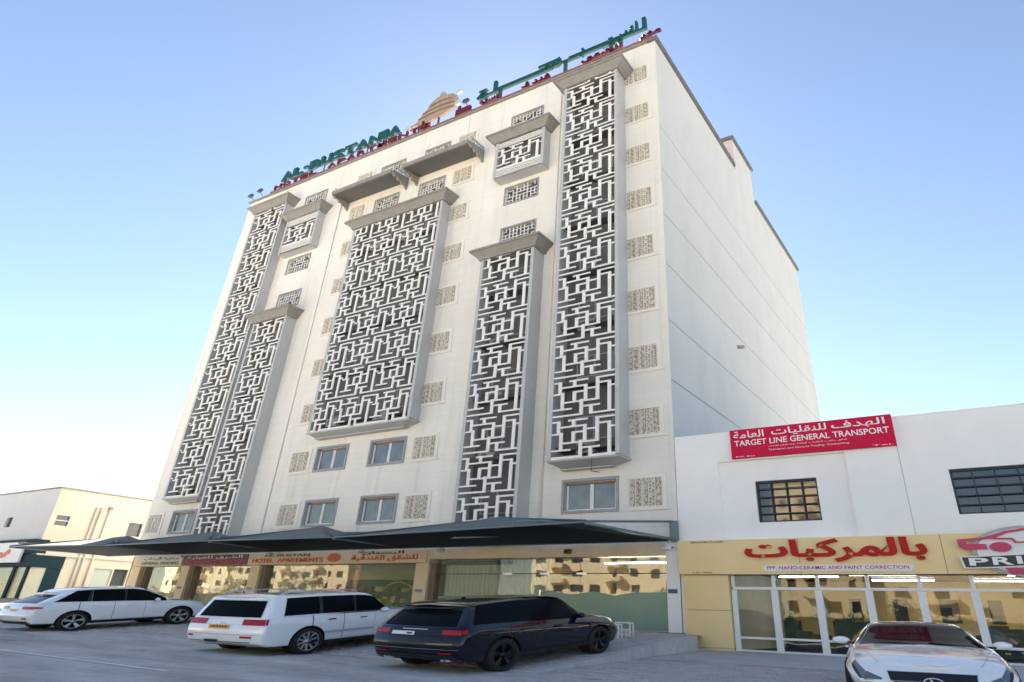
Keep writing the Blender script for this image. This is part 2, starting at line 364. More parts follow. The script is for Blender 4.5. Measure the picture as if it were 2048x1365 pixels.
def paver_mesh(name, w_, d_, m):
    b = MB(); e = 0.012
    b.frustum((0, w_, 0, d_), -0.03, (0, w_, 0, d_), -0.004).frustum((0, w_, 0, d_), -0.004, (e, w_ - e, e, d_ - e), 0.006)
    return b.mesh(name, m, fix=False)
PW, PD = 0.30, 0.15
def pavers(x0, x1, y0, y1, fz, parent, singles, name):
    """herring-free running bond; the `singles` test picks the ones that show largest as single parts"""
    mbs = {k: MB() for k in 'abc'}; pm = {k: paver_mesh('paver', PW - 0.018, PD - 0.014, 'paver_' + k) for k in 'abc'}; n1 = 0
    ny = int((y1 - y0) / PD)
    for j in range(ny):
        y = y0 + j * PD; off = (j % 2) * PW / 2; x = x0 - off
        while x < x1:
            xa, xb = max(x, x0), min(x + PW, x1)
            if xb - xa > 0.05:
                k = random.choices('abc', (5, 3, 2))[0]; dz = random.uniform(-0.004, 0.005)
                z = fz(xa, y) + dz + 0.004
                if n1 < 300 and xb - xa > PW - .01 and singles(xa, y):
                    o = inst('paver', pm[k], parent, (xa, y, z)); o.rotation_euler = (random.uniform(-.02, .02) + .03, random.uniform(-.02, .02), random.uniform(-.02, .02)); n1 += 1
                else:
                    ww, e = xb - xa - 0.018, 0.012; sl_ = fz(xa, y + PD) - fz(xa, y); tx = random.uniform(-.003, .003)
                    m_ = mbs[k]; a = len(m_.v)
                    for (px, py, pz) in ((0, 0, -.02), (ww, 0, -.02), (ww, PD - .014, -.02), (0, PD - .014, -.02), (e, e, .004), (ww - e, e, .004), (ww - e, PD - .014 - e, .004), (e, PD - .014 - e, .004)):
                        m_.v.append((xa + px, y + py, z + pz + sl_ * py / PD + tx * (1 if px > .1 else -1)))
                    for q in ((4, 5, 6, 7), (0, 1, 5, 4), (1, 2, 6, 5), (3, 0, 4, 7)):
                        m_.f.append(tuple(a + t for t in q)); m_.m.append('abc'.index(k)); m_.sm.append(False)
            x += PW
    al = MB()
    for k in 'abc':
        o_ = len(al.v); al.v += mbs[k].v; al.f += [tuple(i + o_ for i in q) for q in mbs[k].f]; al.m += mbs[k].m; al.sm += mbs[k].sm
    o = al.build(name, ['paver_a', 'paver_b', 'paver_c'], parent, False); o['kind'] = 'stuff'
pavers(-44, KX - 0.28, RY + 0.22, 21.8, zplat, plat, lambda x, y: x > -12.6 and y < 15.2 and 1, 'paver_field')
pavers(KX + 0.02, 4.6, RY + 0.02, 17.2, zlot, lot, lambda x, y: -7.9 < x < -3.3 and y > 13.1, 'paver_field')
# kerb stones along the parking's right edge and a flush one along the road
kb = props(MB().box(KX - .02, KX - .01, RY, 22, -1.2, -1.19).build('kerb', 'kerb_stone', None), kind='structure')
for i in range(11):
    y0 = RY + i * 0.78; y1 = y0 + 0.765
    b = MB(); x0, x1 = KX - 0.26, KX
    def kz(x, y): return zplat(x, y) + 0.018 + random.uniform(-.003, .003)
    b.face([(x0, y0, kz(x0, y0)), (x1, y0, kz(x1, y0)), (x1, y1, kz(x1, y1)), (x0, y1, kz(x0, y1))])
    b.face([(x1, y0, -1.2), (x1, y1, -1.2), (x1, y1, kz(x1, y1)), (x1, y0, kz(x1, y0))])
    b.face([(x0, y0, -1.2), (x1, y0, -1.2), (x1, y0, kz(x1, y0)), (x0, y0, kz(x0, y0))])
    b.face([(x1, y1, -1.2), (x0, y1, -1.2), (x0, y1, kz(x0, y1)), (x1, y1, kz(x1, y1))])
    b.face([(x0, y1, -1.2), (x0, y0, -1.2), (x0, y0, kz(x0, y0)), (x0, y1, kz(x0, y1))])
    b.build('kerb_stone', 'kerb_stone', kb)
for i in range(40):
    x1 = KX - 0.27 - i * 0.78; x0 = x1 - 0.765
    b = MB().box(x0, x1, RY, RY + .2, -1.3, zplat((x0 + x1) / 2, RY) + .012 + random.uniform(-.003, .004)); b.build('kerb_stone', 'kerb_stone', kb)
ap_ = sheet(KX + .02, 8, 17.25, 21.98, zlot, 0.02, 6, 6); ap_.box(KX + .02, 8, 17.2, 17.249, -1.3, zlot(0, 17.25) + .018)
props(ap_.build('shop_apron', 'pad', None, False), kind='structure')
b = MB()
for xa, xb in ((-26, -13.0), (-9.0, -1.0)):
    n = 12
    for i in range(n):
        u0, u1 = xa + (xb - xa) * i / n, xa + (xb - xa) * (i + 1) / n; f = lambda x: 8.02 + .02 * (x + 14)
        b.face([(u0, f(u0), zroad(u0, 8) + .008), (u1, f(u1), zroad(u1, 8) + .008), (u1, f(u1) + .10, zroad(u1, 8.1) + .008), (u0, f(u0) + .10, zroad(u0, 8.1) + .008)])
props(b.build('road_marking', 'road_paint', None, False), kind='structure')

# ------------------------------------------------------------------ hotel
def wall_holes(mb, x0, x1, z0, z1, y, th, holes, mi=0, mr=None):
    xs = sorted({x0, x1, *[h[0] for h in holes], *[h[1] for h in holes]}); zs = sorted({z0, z1, *[h[2] for h in holes], *[h[3] for h in holes]})
    xs = [x for x in xs if x0 <= x <= x1]; zs = [z for z in zs if z0 <= z <= z1]
    def hole(x, z): return any(h[0] < x < h[1] and h[2] < z < h[3] for h in holes)
    for i in range(len(xs) - 1):
        for j in range(len(zs) - 1):
            if hole((xs[i] + xs[i + 1]) / 2, (zs[j] + zs[j + 1]) / 2): continue
            mb.face([(xs[i], y, zs[j]), (xs[i + 1], y, zs[j]), (xs[i + 1], y, zs[j + 1]), (xs[i], y, zs[j + 1])], mi)
    mr = mi if mr is None else mr
    for a, b_, c, d in holes:
        mb.face([(a, y, c), (a, y + th, c), (a, y + th, d), (a, y, d)], mr); mb.face([(b_, y, c), (b_, y, d), (b_, y + th, d), (b_, y + th, c)], mr)
        mb.face([(a, y, c), (b_, y, c), (b_, y + th, c), (a, y + th, c)], mr); mb.face([(a, y, d), (a, y + th, d), (b_, y + th, d), (b_, y, d)], mr)

HX0, HX1, HT = -41.45, -9.1, 25.45
Y = 22.0
hotel = thing('hotel_building', (-25, 22, -0.5), 'tall cream hotel block with grey maze-lattice shafts on its front', 'building')
ROW = [3.33 + 2.467 * i for i in range(9)]       # sills of the nine upper storeys
slid = [(-13.6, -11.4, 0), (-28.0, -25.95, 0), (-28.0, -25.95, 1), (-24.3, -22.2, 0), (-24.3, -22.2, 1), (-38.85, -36.85, 0)]
latw = [(-17.8, -15.8, 6), (-17.8, -15.8, 5), (-17.8, -15.8, 8), (-34.8, -32.8, 6), (-34.8, -32.8, 5), (-34.8, -32.8, 8), (-27.75, -25.85, 7), (-24.15, -22.3, 7), (-27.75, -25.85, 8), (-24.15, -22.3, 8)]
holes = [(a, b_, ROW[r] - .02, ROW[r] + (0.98 if r < 7 else 0.86)) for a, b_, r in slid + latw]
scr = [(-10.87, r) for r in range(9)] + [(-21.6, r) for r in range(9)] + [(-29.88, r) for r in range(9)] + [(-41.15, r) for r in (0,)]
b = MB(); wall_holes(b, HX0, HX1, 2.15, HT, Y, 0.32, holes)
b.box(HX0, HX1 - .42, Y + .001, Y + .3, 2.1, 2.149)
b.face([(HX0, Y, -1), (HX0, 50, -1), (HX0, 50, HT), (HX0, Y, HT)]); b.face([(HX0, 50, -1), (HX1, 50, -1), (HX1, 50, HT), (HX0, 50, HT)])
b.face([(HX0, Y + .4, 24.4), (HX1, Y + .4, 24.4), (HX1, 49.9, 24.4), (HX0, 49.9, 24.4)])
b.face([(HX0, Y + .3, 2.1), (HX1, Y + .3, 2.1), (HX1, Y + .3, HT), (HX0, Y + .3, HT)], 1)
b.face([(HX0, Y, HT), (HX1, Y, HT), (HX1, Y + .3, HT), (HX0, Y + .3, HT)])
b.build('wall', ['stone', 'shaft_dark'], hotel, False)
# right side wall, in storey-high bands with an open joint between them
zc = [-1.2, 5.26, 7.73, 10.15, 12.65, 15.1, 17.5, 19.95]
for i in range(len(zc)):
    z0 = zc[i]; z1 = (zc[i + 1] - 0.035) if i + 1 < len(zc) else None
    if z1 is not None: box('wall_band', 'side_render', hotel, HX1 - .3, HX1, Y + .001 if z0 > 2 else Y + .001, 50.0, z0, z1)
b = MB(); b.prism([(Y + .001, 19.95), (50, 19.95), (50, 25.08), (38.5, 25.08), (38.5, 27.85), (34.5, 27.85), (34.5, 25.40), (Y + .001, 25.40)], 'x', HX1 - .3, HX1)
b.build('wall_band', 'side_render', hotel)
box('joint_backing', 'shaft_wall', hotel, HX1 - .35, HX1 - .03, Y + .3, 49.7, -1, 20)
box('stair_tower', ['side_render'], hotel, HX1 - 5.5, HX1 - .31, 34.5, 38.5, 24.3, 27.85)
b = MB(); b.face([(HX1 - 5.5, 34.49, 24.3), (HX1 - .005, 34.49, 24.3), (HX1 - .005, 34.49, 27.85), (HX1 - 5.5, 34.49, 27.85)]); b.build('tower_face', 'pink_render', hotel)
cp = MB(); cp.box(HX1 - .4, HX1 + .14, Y - .12, 34.2, 25.41, 25.66); cp.build('coping', 'coping', hotel)
cp = MB(); cp.box(HX1 - .4, HX1 + .14, 38.6, 50.2, 25.09, 25.34); cp.build('coping', 'coping', hotel)
cp = MB(); cp.box(HX1 - .4, HX1 + .16, 34.3, 38.7, 27.86, 28.06).box(HX1 - 5.6, HX1 - .41, 34.3, 34.6, 27.86, 28.06); cp.build('coping', 'coping', hotel)
cp = MB(); cp.box(HX0 - .1, HX1 - .42, Y - .14, Y + .35, 25.46, 25.56).box(HX0 - .05, HX1 - .42, Y - .08, Y + .3, 25.57, 25.62); cp.build('coping', 'cap_stone', hotel)
box('light_strip', 'red_strip', hotel, HX0 + 2.2, HX1 - .1, Y - .11, Y - .02, 25.63, 25.73)
box('roof_tank', 'coping', hotel, HX1 - 1.6, HX1 - .5, 45.5, 47.5, 24.4, 25.95)
for x in (-21.0, -9.8):
    box('expansion_joint', 'window_grey', hotel, x - .012, x + .012, Y - .006, Y - .001, 2.2 if x > -20 else 23.2, 25.4 if x < -20 else 24.6) if x < -20 else None
# moulded cream bands at the foot of each storey
MB().tube((HX1, 31.0, 12.0), (HX1 + .35, 31.0, 11.95), .09, 8).build('vent_pipe', 'window_grey', hotel)
MB().tube((-11.9, 21.05, 4.95), (-11.9, 21.0, 4.45), .015, 5).tube((-11.9, 21.0, 4.45), (-11.6, 21.1, 4.4), .015, 5).build('loose_cable', 'steel_dark', hotel)
for x, z0, z1 in ((-14.6, 2.9, 24.9), (-30.9, 2.9, 23.0)): MB().tube((x, Y - .035, z0), (x, Y - .035, z1), .03, 6).build('drain_pipe', 'surround', hotel)
# windows
def slide_mesh(w_, h_):
    s = MB(); t = .1
    s.box(-t, w_ + t, -.05, 0.0, -t, 0).box(-t, w_ + t, -.05, 0, h_, h_ + t).box(-t, 0, -.05, 0, 0, h_).box(w_, w_ + t, -.05, 0, 0, h_)
    s.box(0, .035, .0, .2, 0, h_).box(w_ - .035, w_, .0, .2, 0, h_)
    f = MB(); y0 = .13
    f.box(.04, w_ - .04, y0, y0 + .06, 0, .05).box(.04, w_ - .04, y0, y0 + .06, h_ - .06, h_)
    for x in (.04, w_ / 2 - .05, w_ / 2 + .012, w_ - .12): f.box(x, x + .075, y0 - .01, y0 + .06, .05, h_ - .06)
    p = MB(); p.box(.09, w_ / 2 - .03, y0 + .02, y0 + .03, .04, h_ - .05)
    h = MB(); h.box(.04, w_ - .04, y0 - .012, y0 + .0, h_ - .1, h_ - .02)
    return s.mesh('window', 'window_grey'), f.mesh('sash', 'white_frame'), p.mesh('pane', 'pane_blue'), h.mesh('head_rail', 'brown_frame')
for (a, b_, r) in slid:
    w_, h_ = b_ - a, 1.0; ms = slide_mesh(w_, h_); o = inst('window', ms[0], hotel, (a, Y, ROW[r] - .02))
    inst('sash', ms[1], o, (a, Y, ROW[r] - .02)); inst('pane', ms[2], o, (a, Y, ROW[r] - .02)); inst('pane', ms[2], o, (a + w_ / 2 - .03, Y + .012, ROW[r] - .02)); inst('head_rail', ms[3], o, (a, Y, ROW[r] - .02))
def latwin_mesh(w_, h_, seed):
    rnd = random.Random(seed); s = MB(); t = .07
    s.box(-t, w_ + t, -.04, 0.0, -t, 0).box(-t, w_ + t, -.04, 0, h_, h_ + t).box(-t, 0, -.04, 0, 0, h_).box(w_, w_ + t, -.04, 0, 0, h_)
    l = MB(); n = 9; k = 5; dx = w_ / n; dz = h_ / k; bw = .045
    for i in range(n + 1): l.box(max(0, i * dx - bw / 2), min(w_, i * dx + bw / 2), .05, .10, 0 if i % 3 else 0, h_) if i % 3 == 0 else None
    for i in range(n):
        for j in range(k):
            if rnd.random() < .85: l.box(i * dx + .002, (i + 1) * dx - .002, .055, .095, j * dz - .016 + .02, j * dz + .016 + .02)
            if rnd.random() < .75 and i % 3: l.box(i * dx - bw / 2, i * dx + bw / 2, .052, .098, j * dz, (j + 1) * dz)
    p = MB(); p.box(0.002, w_ - .002, .2, .22, 0.002, h_ - .002)
    return s.mesh('window', 'window_grey'), l.mesh('window_lattice', 'white_lattice', fix=False), p.mesh('pane', 'pane_shade')
for i, (a, b_, r) in enumerate(latw):
    h_ = .98 if r < 7 else .86; ms = latwin_mesh(b_ - a, h_, i % 3); p0 = (a, Y, ROW[r] - .02); o = inst('window', ms[0], hotel, p0); inst('window_lattice', ms[1], o, p0)['kind'] = 'stuff'; inst('pane', ms[2], o, p0)
# pierced stone screens
def screen_mesh(w_, h_, seed):
    rnd = random.Random(seed); f = MB(); t = .16
    f.box(-.02, w_ + t + .1, -.055, -.002, -.13, -.075).box(-.02, w_ + t, -.035, -.002, -.07, -.0).box(-.02, w_ + t, -.035, -.002, h_, h_ + .12).box(w_, w_ + t, -.035, -.002, 0, h_).box(-.1, -.02, -.035, -.002, 0, h_)
    p = MB(); p.box(0, w_, -.006, -.001, 0, h_)
    l = MB(); n, k = 30, 17; dx, dz = w_ / n, h_ / k
    for i in range(n):
        for j in range(k):
            on = ((i * 3 + j * 5 + (i * j) % 4) % 5 < 2) or rnd.random() < .2 or i % 6 == 5
            if on: l.box(i * dx, (i + 1) * dx - .006, -.03, -.008, j * dz, (j + 1) * dz - .004)
    return f.mesh('screen', 'surround'), p.mesh('screen_backing', 'screen_back'), l.mesh('fretwork', 'screen_beige', fix=False)
smv = [screen_mesh(1.27, .93, s_) for s_ in (1, 2, 3)]
for i, (x, r) in enumerate(scr):
    ms = smv[i % 3]; o = inst('screen', ms[0], hotel, (x, Y, ROW[r])); inst('screen_backing', ms[1], o, (x, Y, ROW[r])); inst('fretwork', ms[2], o, (x, Y, ROW[r]))['kind'] = 'stuff'

# maze lattice module: (kind, fixed coordinate, from, to) in module units
MAZE = [('h', 0, 0, .49), ('v', .465, 0, .35), ('h', .165, 0, .31), ('v', .155, .165, .57), ('h', .56, 0, .17), ('v', .11, .56, .86), ('h', .86, 0, .13), ('h', .72, .11, .55),
        ('v', .35, .72, .87), ('h', .87, .26, .57), ('v', .53, .33, .72), ('h', .575, .33, .53), ('v', .35, .33, .575), ('h', .33, .17, .75), ('h', .625, .53, .72), ('v', .72, .33, .87),
        ('h', .87, .69, 1.0), ('h', .735, .72, .93), ('v', .905, 0, .735), ('h', .63, .9, 1.0), ('h', .19, .465, .76), ('v', .62, 0, .19), ('h', 0, .6, 1.0)]
def maze_mesh(W, H, u0, u1, v0, v1):
    b = MB(); bw, bh, dp = .055 * W / 2, .042 * H / 2, .045
    for k, c, a, d in MAZE:
        if k == 'h':
            x0, x1, z0, z1 = a, d, c * H - bh + bh, c * H + bh + bh
            x0, x1 = max(a, u0) * W, min(d, u1) * W; y_ = .004
        else:
            x0, x1, z0, z1 = c * W - bw, c * W + bw, a * H, d * H + 2 * bh; x0, x1 = max(x0, u0 * W), min(x1, u1 * W); y_ = 0
        z0, z1 = max(z0, v0 * H), min(z1, v1 * H)
        if x1 - x0 > .01 and z1 - z0 > .01: b.box(x0, x1, y_, dp - y_, z0, z1)
    return b.mesh('lattice_panel', 'white_lattice', fix=False) if b.v else None
MM = {}; BARS = {}
def maze_bars(W, H):
    if (W, H) not in BARS:
        out = []
        for q in MAZE:
            b = MB(); bw, bh = .055 * W / 2, .042 * H / 2; k, c, a, d = q
            if k == 'h': b.box(a * W, d * W, .004, .041, c * H, c * H + 2 * bh)
            else: b.box(c * W - bw, c * W + bw, 0, .045, a * H, d * H + 2 * bh)
            out.append(b.mesh('lattice_bar', 'white_lattice', fix=False))
        BARS[(W, H)] = out
    return BARS[(W, H)]
def shaft(x0, x1, yf, z0, z1, MW, MH, cap=True, taper=True, zlat0=None, zlat1=None, side='grey_metal', phase=0, single=-9):
    """a projecting box: side walls, front frame, lattice panels, cap and tapered foot"""
    t = .07
    sh = box('lattice_shaft', 'shaft_wall', hotel, x0 + .001, x1 - .001, Y - .06, Y - .012, z0, z1)
    for xa in (x0 - .12, x1): box('side_panel', side, sh, xa, xa + .12, yf, Y - .001, z0, z1)
    for xa in (x0 - .16, x1 - .01): box('shaft_edge', side, sh, xa, xa + .17, yf - .03, yf - .001, z0, z1)
    zz = z0 + .35
    while zz < z1 - .2: box('floor_slab', 'shaft_dark', sh, x0 + .002, x1 - .002, yf + .3, Y - .061, zz, zz + .14); zz += 2.467
    wi = 0
    for r in range(9):
        if ROW[r] > z0 + .1 and ROW[r] + 1 < z1:
            for xw in ([x0 + .55] if x1 - x0 < 4 else [x0 + .8, x0 + 4.2]):
                f = MB(); f.box(xw, xw + 1.7, Y - .1, Y - .062, ROW[r], ROW[r] + .05).box(xw, xw + 1.7, Y - .1, Y - .062, ROW[r] + .85, ROW[r] + .9)
                for xx in (xw, xw + .8, xw + 1.64): f.box(xx, xx + .06, Y - .1, Y - .062, ROW[r] + .05, ROW[r] + .85)
                f.build('shaft_window', 'window_grey', sh); wi += 1
    rn = random.Random(int(-x0 * 10))
    for r in range(9):
        if ROW[r] > z0 + .6 and ROW[r] + .6 < z1 and rn.random() < .75 and x1 - x0 > 2:
            for xx in ([x0 + rn.uniform(.3, 1.5)] if x1 - x0 < 4 else [x0 + rn.uniform(.3, 2), x0 + rn.uniform(3.2, 5)]):
                ac = box('ac_unit', 'ac_white', sh, xx, xx + .8, Y - .4, Y - .13, ROW[r] - .55, ROW[r] - .15)
                MB().prism([(xx + .3 + .16 * math.cos(k * .5236), ROW[r] - .35 + .15 * math.sin(k * .5236)) for k in range(12)], 'y', Y - .415, Y - .401).build('fan_grille', 'shaft_dark', ac)
    za, zb = (z0 if zlat0 is None else zlat0), (z1 if zlat1 is None else zlat1)
    q = MB(); q.box(x0 + .011, x1 - .011, yf - .02, yf + .08, za - .045, za - .002); q.build('bottom_rail', 'white_lattice', sh)
    z = za - phase
    while z < zb - .03:
        v1 = min(1, (zb - z) / MH); v0 = max(0, (za - z) / MH); xr = x1
        while xr > x0 + .05:
            u0 = max(0, 1 - (xr - x0) / MW); key = (round(MW, 3), round(MH, 3), round(u0, 3), round(v1, 3), round(v0, 3))
            if key not in MM: MM[key] = maze_mesh(MW, MH, u0, 1, v0, v1)
            if z < single and u0 == 0 and v0 == 0 and v1 == 1:
                for me in maze_bars(MW, MH): inst('lattice_bar', me, sh, (xr - MW, yf - .01, z))
            elif MM[key]: inst('lattice_panel', MM[key], sh, (xr - MW, yf - .01, z))['kind'] = 'stuff'
            xr -= MW
        z += MH
    if za > z0 + .1 or zb < z1 - .1:
        zs = [za - .1 - i * .115 for i in range(5) if za - .1 - i * .115 > z0] + [zb + .06 + i * .115 for i in range(4) if zb + .06 + i * .115 < z1 - .02]
        for zz in zs: box('louvre', 'white_lattice', sh, x0 + .012, x1 - .012, yf - .012, yf + .09, zz, zz + .05)
    if cap:
        o1 = .12; c = MB(); e = .52
        c.frustum((x0 - .12 - o1, x1 + .12 + o1, yf - o1, Y - .002), z1 - .02, (x0 - .12 - o1 - .05, x1 + .12 + o1 + .05, yf - o1 - .04, Y - .002), z1 + .10)
        c.frustum((x0 - .3, x1 + .3, yf - .16, Y - .002), z1 + .101, (x0 - e - .05, x1 + e + .05, yf - .36, Y - .002), z1 + .36)
        c.frustum((x0 - e - .12, x1 + e + .12, yf - .42, Y - .002), z1 + .361, (x0 - e - .12, x1 + e + .12, yf - .42, Y - .002), z1 + .47)
        c.build('shaft_cap', 'cap_stone', sh)
    if taper:
        c = MB()
        c.frustum((x0 - .15, x1 + .15, yf - .05, Y - .002), z0 - .11, (x0 - .2, x1 + .2, yf - .08, Y - .002), z0 - .047)
        c.frustum((x0 + .12, x1 - .5, Y - .3, Y - .002), z0 - .26, (x0 - .08, x1 + .08, yf, Y - .002), z0 - .111)
        c.frustum((x0 + .08, x1 - .45, Y - .35, Y - .002), z0 - .30, (x0 + .08, x1 - .45, Y - .35, Y - .002), z0 - .261)
        c.build('shaft_foot', 'grey_metal', sh)
    else:
        c = MB().box(x0 - .12, x1 + .12, yf - .02, Y - .002, z0 - .06, z0 - .048); c.build('shaft_foot', 'grey_metal', sh)
    return sh
shaft(-13.7, -10.96, 21.1, 5.0, 23.5, 2.74, 1.53, single=14.0)
shaft(-18.02, -15.28, 21.15, 2.48, 14.55, 2.74, 1.53, taper=False, single=11.9)
shaft(-28.15, -21.65, 21.35, 7.5, 19.2, 2.45, 1.53)
shaft(-35.35, -32.62, 21.32, 2.45, 14.62, 2.73, 1.53, taper=False)
shaft(-39.2, -36.12, 21.4, 5.02, 23.55, 2.9, 1.53)
shaft(-18.1, -15.3, 21.4, 19.48, 21.78, 2.8, 1.42, taper=False, zlat0=20.0, zlat1=21.36)
shaft(-35.25, -32.45, 21.5, 19.42, 21.9, 2.8, 1.42, taper=False, zlat0=19.98, zlat1=21.4)

# two sloping awnings near the top
for x0, x1 in ((-30.2, -25.35), (-24.4, -19.7)):
    b = MB(); b.prism([(Y - .002, 22.06), (20.75, 21.92), (20.72, 22.10), (Y - .002, 22.40)], 'x', x0, x1)
    aw = b.build('awning', 'awning_grey', hotel)
    box('fascia', 'cap_stone', aw, x0 - .05, x1 + .05, 20.62, 20.718, 21.9, 22.14)
    for xx in (x0 - .12, x1 + .002):
        b = MB(); b.prism([(Y - .003, 22.3), (20.75, 22.08), (20.75, 21.9), (20.95, 21.78), (21.1, 21.86), (21.25, 21.68), (21.42, 21.76), (21.55, 21.58), (21.72, 21.66), (Y - .003, 21.45)], 'x', xx, xx + .12); b.build('bracket', 'cap_stone', aw)
        b = MB(); b.box(xx + .01, xx + .11, 20.8, 21.95, 22.42, 22.47)
        for k in range(5): b.box(xx + .03, xx + .09, 20.85 + k * .26, 20.92 + k * .26, 22.2, 22.42)
        b.build('rail', 'pale_steel', aw)

# ground floor of the hotel: piers, fascia, glazing, rooms
for x0, x1, zt in ((-41.25, -40.4, 1.64), (-36.6, -35.95, 1.64), (-31.0, -30.3, 1.64), (-20.5, -19.82, 1.64), (-9.56, -9.1, 2.14)):
    box('pier', 'beige_stone' if x0 < -10 else 'white_wall', hotel, x0, x1, Y - .04, Y + .7, -1.1, zt)
    if x0 < -10:
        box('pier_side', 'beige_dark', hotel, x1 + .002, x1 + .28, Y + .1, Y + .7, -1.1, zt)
        box('name_plate', 'window_grey', hotel, x0 + .12, x0 + .5, Y - .055, Y - .041, .62, .72)
box('fascia', 'beige_stone', hotel, -41.25, -19.82, Y - .03, Y + .5, 1.66, 2.14)
box('fascia', 'beige_stone', hotel, -19.80, -9.58, Y - .02, Y + .5, 1.78, 2.14)
box('soffit', 'beige_stone', hotel, -41.25, -9.58, Y + .501, 26, 1.95, 2.1)
box('plinth', 'plinth', hotel, -41.3, -9.0, Y - .08, Y + .12, -1.1, -.40)
box('shop_floor', 'floor_tile', hotel, -41.2, -9.6, Y + .13, 27, -.5, -.37)
box('back_wall', 'inner_wall', hotel, -41.2, -9.6, 27, 27.1, -.4, 2.1)
for x in (-36.4, -30.8, -20.2): box('partition_wall', 'inner_wall', hotel, x - .05, x + .05, Y + .71, 26.99, -.36, 2.0)
def pane(x0, x1, z0, z1, y, parent=hotel, m='shop_glass'): return box('shop_pane', m, parent, x0, x1, y, y + .012, z0, z1)
for x0, x1, n in ((-40.4, -36.62, 3), (-35.95, -31.02, 3), (-30.3, -20.52, 5)):
    d = (x1 - x0) / n
    for i in range(n): pane(x0 + i * d + .015, x0 + (i + 1) * d - .015, -.36, 1.65, Y + .3)
b = MB()
for x0, x1 in ((-19.45, -16.1), (-16.08, -14.35), (-14.33, -12.98), (-12.96, -9.6)):
    pane(x0, x1, -.38, 1.255, Y + .25); pane(x0, x1, 1.285, 1.76, Y + .25)
b = MB().box(-19.5, -9.58, Y + .24, Y + .28, 1.258, 1.282); b.build('transom', 'steel_dark', hotel)
for x in (-16.2, -14.55, -13.0): box('patch_fitting', 'rail_silver', hotel, x - .12, x + .3, Y + .225, Y + .239, 1.235, 1.30)
box('head_track', 'steel_dark', hotel, -19.5, -16.1, Y + .35, Y + .5, 1.6, 1.74)
box('head_light', 'tube', hotel, -12.2, -9.7, Y + .6, Y + .64, 1.6, 1.63)
b = MB(); x = -19.4; k = 0
while x < -14.4:
    b.face([(x, Y + .6 + .05 * (k % 2), -.36), (x + .1, Y + .6 + .05 * ((k + 1) % 2), -.36), (x + .1, Y + .6 + .05 * ((k + 1) % 2), 1.75), (x, Y + .6 + .05 * (k % 2), 1.75)]); x += .1; k += 1
b.build('curtain', 'curtain', hotel)
b = MB(); b.prism([(-19.4, -.37), (-9.62, -.37), (-9.62, .72), (-10.9, .70), (-11.6, .60), (-12.4, .72), (-13.3, .62), (-14.3, .72), (-15.2, .58), (-19.4, .50)], 'y', Y + .24, Y + .245); b.build('frosted_film', 'frosted', hotel)
box('door_handle', 'chrome', hotel, -14.62, -14.57, Y + .17, Y + .2, -.1, .75)
box('house_number', 'goods_blue', hotel, -9.52, -9.2, Y - .055, Y - .041, .68, .80)
# goods and people-high furniture inside the left shops (dark shapes behind glass)
rnd = random.Random(3)
for x0, x1 in ((-40.2, -36.7), (-35.7, -31.2), (-30.0, -20.7)):
    sh = MB(); sh.box(x0, x1, 25.2, 25.6, -.3, 1.2); sh.build('shelf_unit', 'inner_dark', hotel)
    for i in range(int((x1 - x0) / .55)):
        for j in range(3):
            xx = x0 + i * .55; hh = rnd.uniform(.12, .3)
            box('goods', rnd.choice(['goods_green', 'goods_red', 'goods_cream', 'inner_dark', 'goods_cream']), hotel, xx, xx + rnd.uniform(.25, .5), 24.9, 25.19, -.2 + j * .45, -.2 + j * .45 + hh)
    box('ceiling_light', 'tube', hotel, x0 + .6, x0 + 1.5, 24, 24.1, 1.88, 1.91)
b = MB()
for i in range(20):
    t = math.pi * i / 20; t2 = math.pi * (i + 1) / 20; b.tube((-22.2 + 1.0 * math.cos(t), 22.9, .45 + .55 * math.sin(t)), (-22.2 + 1.0 * math.cos(t2), 22.9, .45 + .55 * math.sin(t2)), .025, 6)
props(b.build('arch_frame', 'yellow_plastic', None), 'thin cream arch standing behind the shop glass beside the beige pier', 'arch')
props(MB().frustum((-23.6, -22.6, 22.5, 23.2), .1, (-23.4, -22.8, 22.6, 23.0), .38).build('seat_pod', 'yellow_plastic', None), 'yellow rounded seat behind the shop glass next to the arch', 'seat')

# shop signs on the hotel
sg = thing('shop_sign', (-38.6, Y, 1.9), 'pale green and white sign over the leftmost hotel shop', 'sign', 'signs over the hotel shops')
box('sign_board', 'screen_beige', sg, -40.75, -36.66, Y - .1, Y - .031, 1.68, 2.13)
text('lettering', arabic('مكتبة الرحاب'.replace('ح', 'ح')), 'letter_green', sg, -40.2, -37.0, 1.93, 2.09, Y - .101, .02, .01)
text('lettering', 'GENERAL TRADING', 'letter_green', sg, -40.3, -36.9, 1.73, 1.86, Y - .101, .02, .015)
sg = thing('shop_sign', (-33.9, Y, 1.9), 'dark maroon sign with pink lettering over the second hotel shop', 'sign', 'signs over the hotel shops')
box('sign_board', 'maroon', sg, -36.55, -31.3, Y - .1, Y - .031, 1.67, 2.13)
text('lettering', arabic('الشرق للعباية'), 'letter_white', sg, -36.2, -31.7, 1.93, 2.1, Y - .101, .02, .005)
text('lettering', 'AL SHARQ ABAYA', 'letter_magenta', sg, -36.3, -31.6, 1.72, 1.88, Y - .101, .02, .01)
sg = thing('shop_sign', (-25.6, Y, 1.9), 'cream fascia sign reading HOTEL APARTMENTS with red disc between the texts', 'sign', 'signs over the hotel shops')
box('sign_board', 'beige_stone', sg, -31.25, -19.95, Y - .09, Y - .031, 1.675, 2.13)
text('lettering', 'AL BUSTAN', 'letter_green', sg, -30.1, -26.9, 1.98, 2.09, Y - .091, .03, .02)
text('lettering', 'HOTEL  APARTMENTS', 'letter_orange', sg, -30.9, -26.0, 1.74, 1.92, Y - .091, .03, .03)
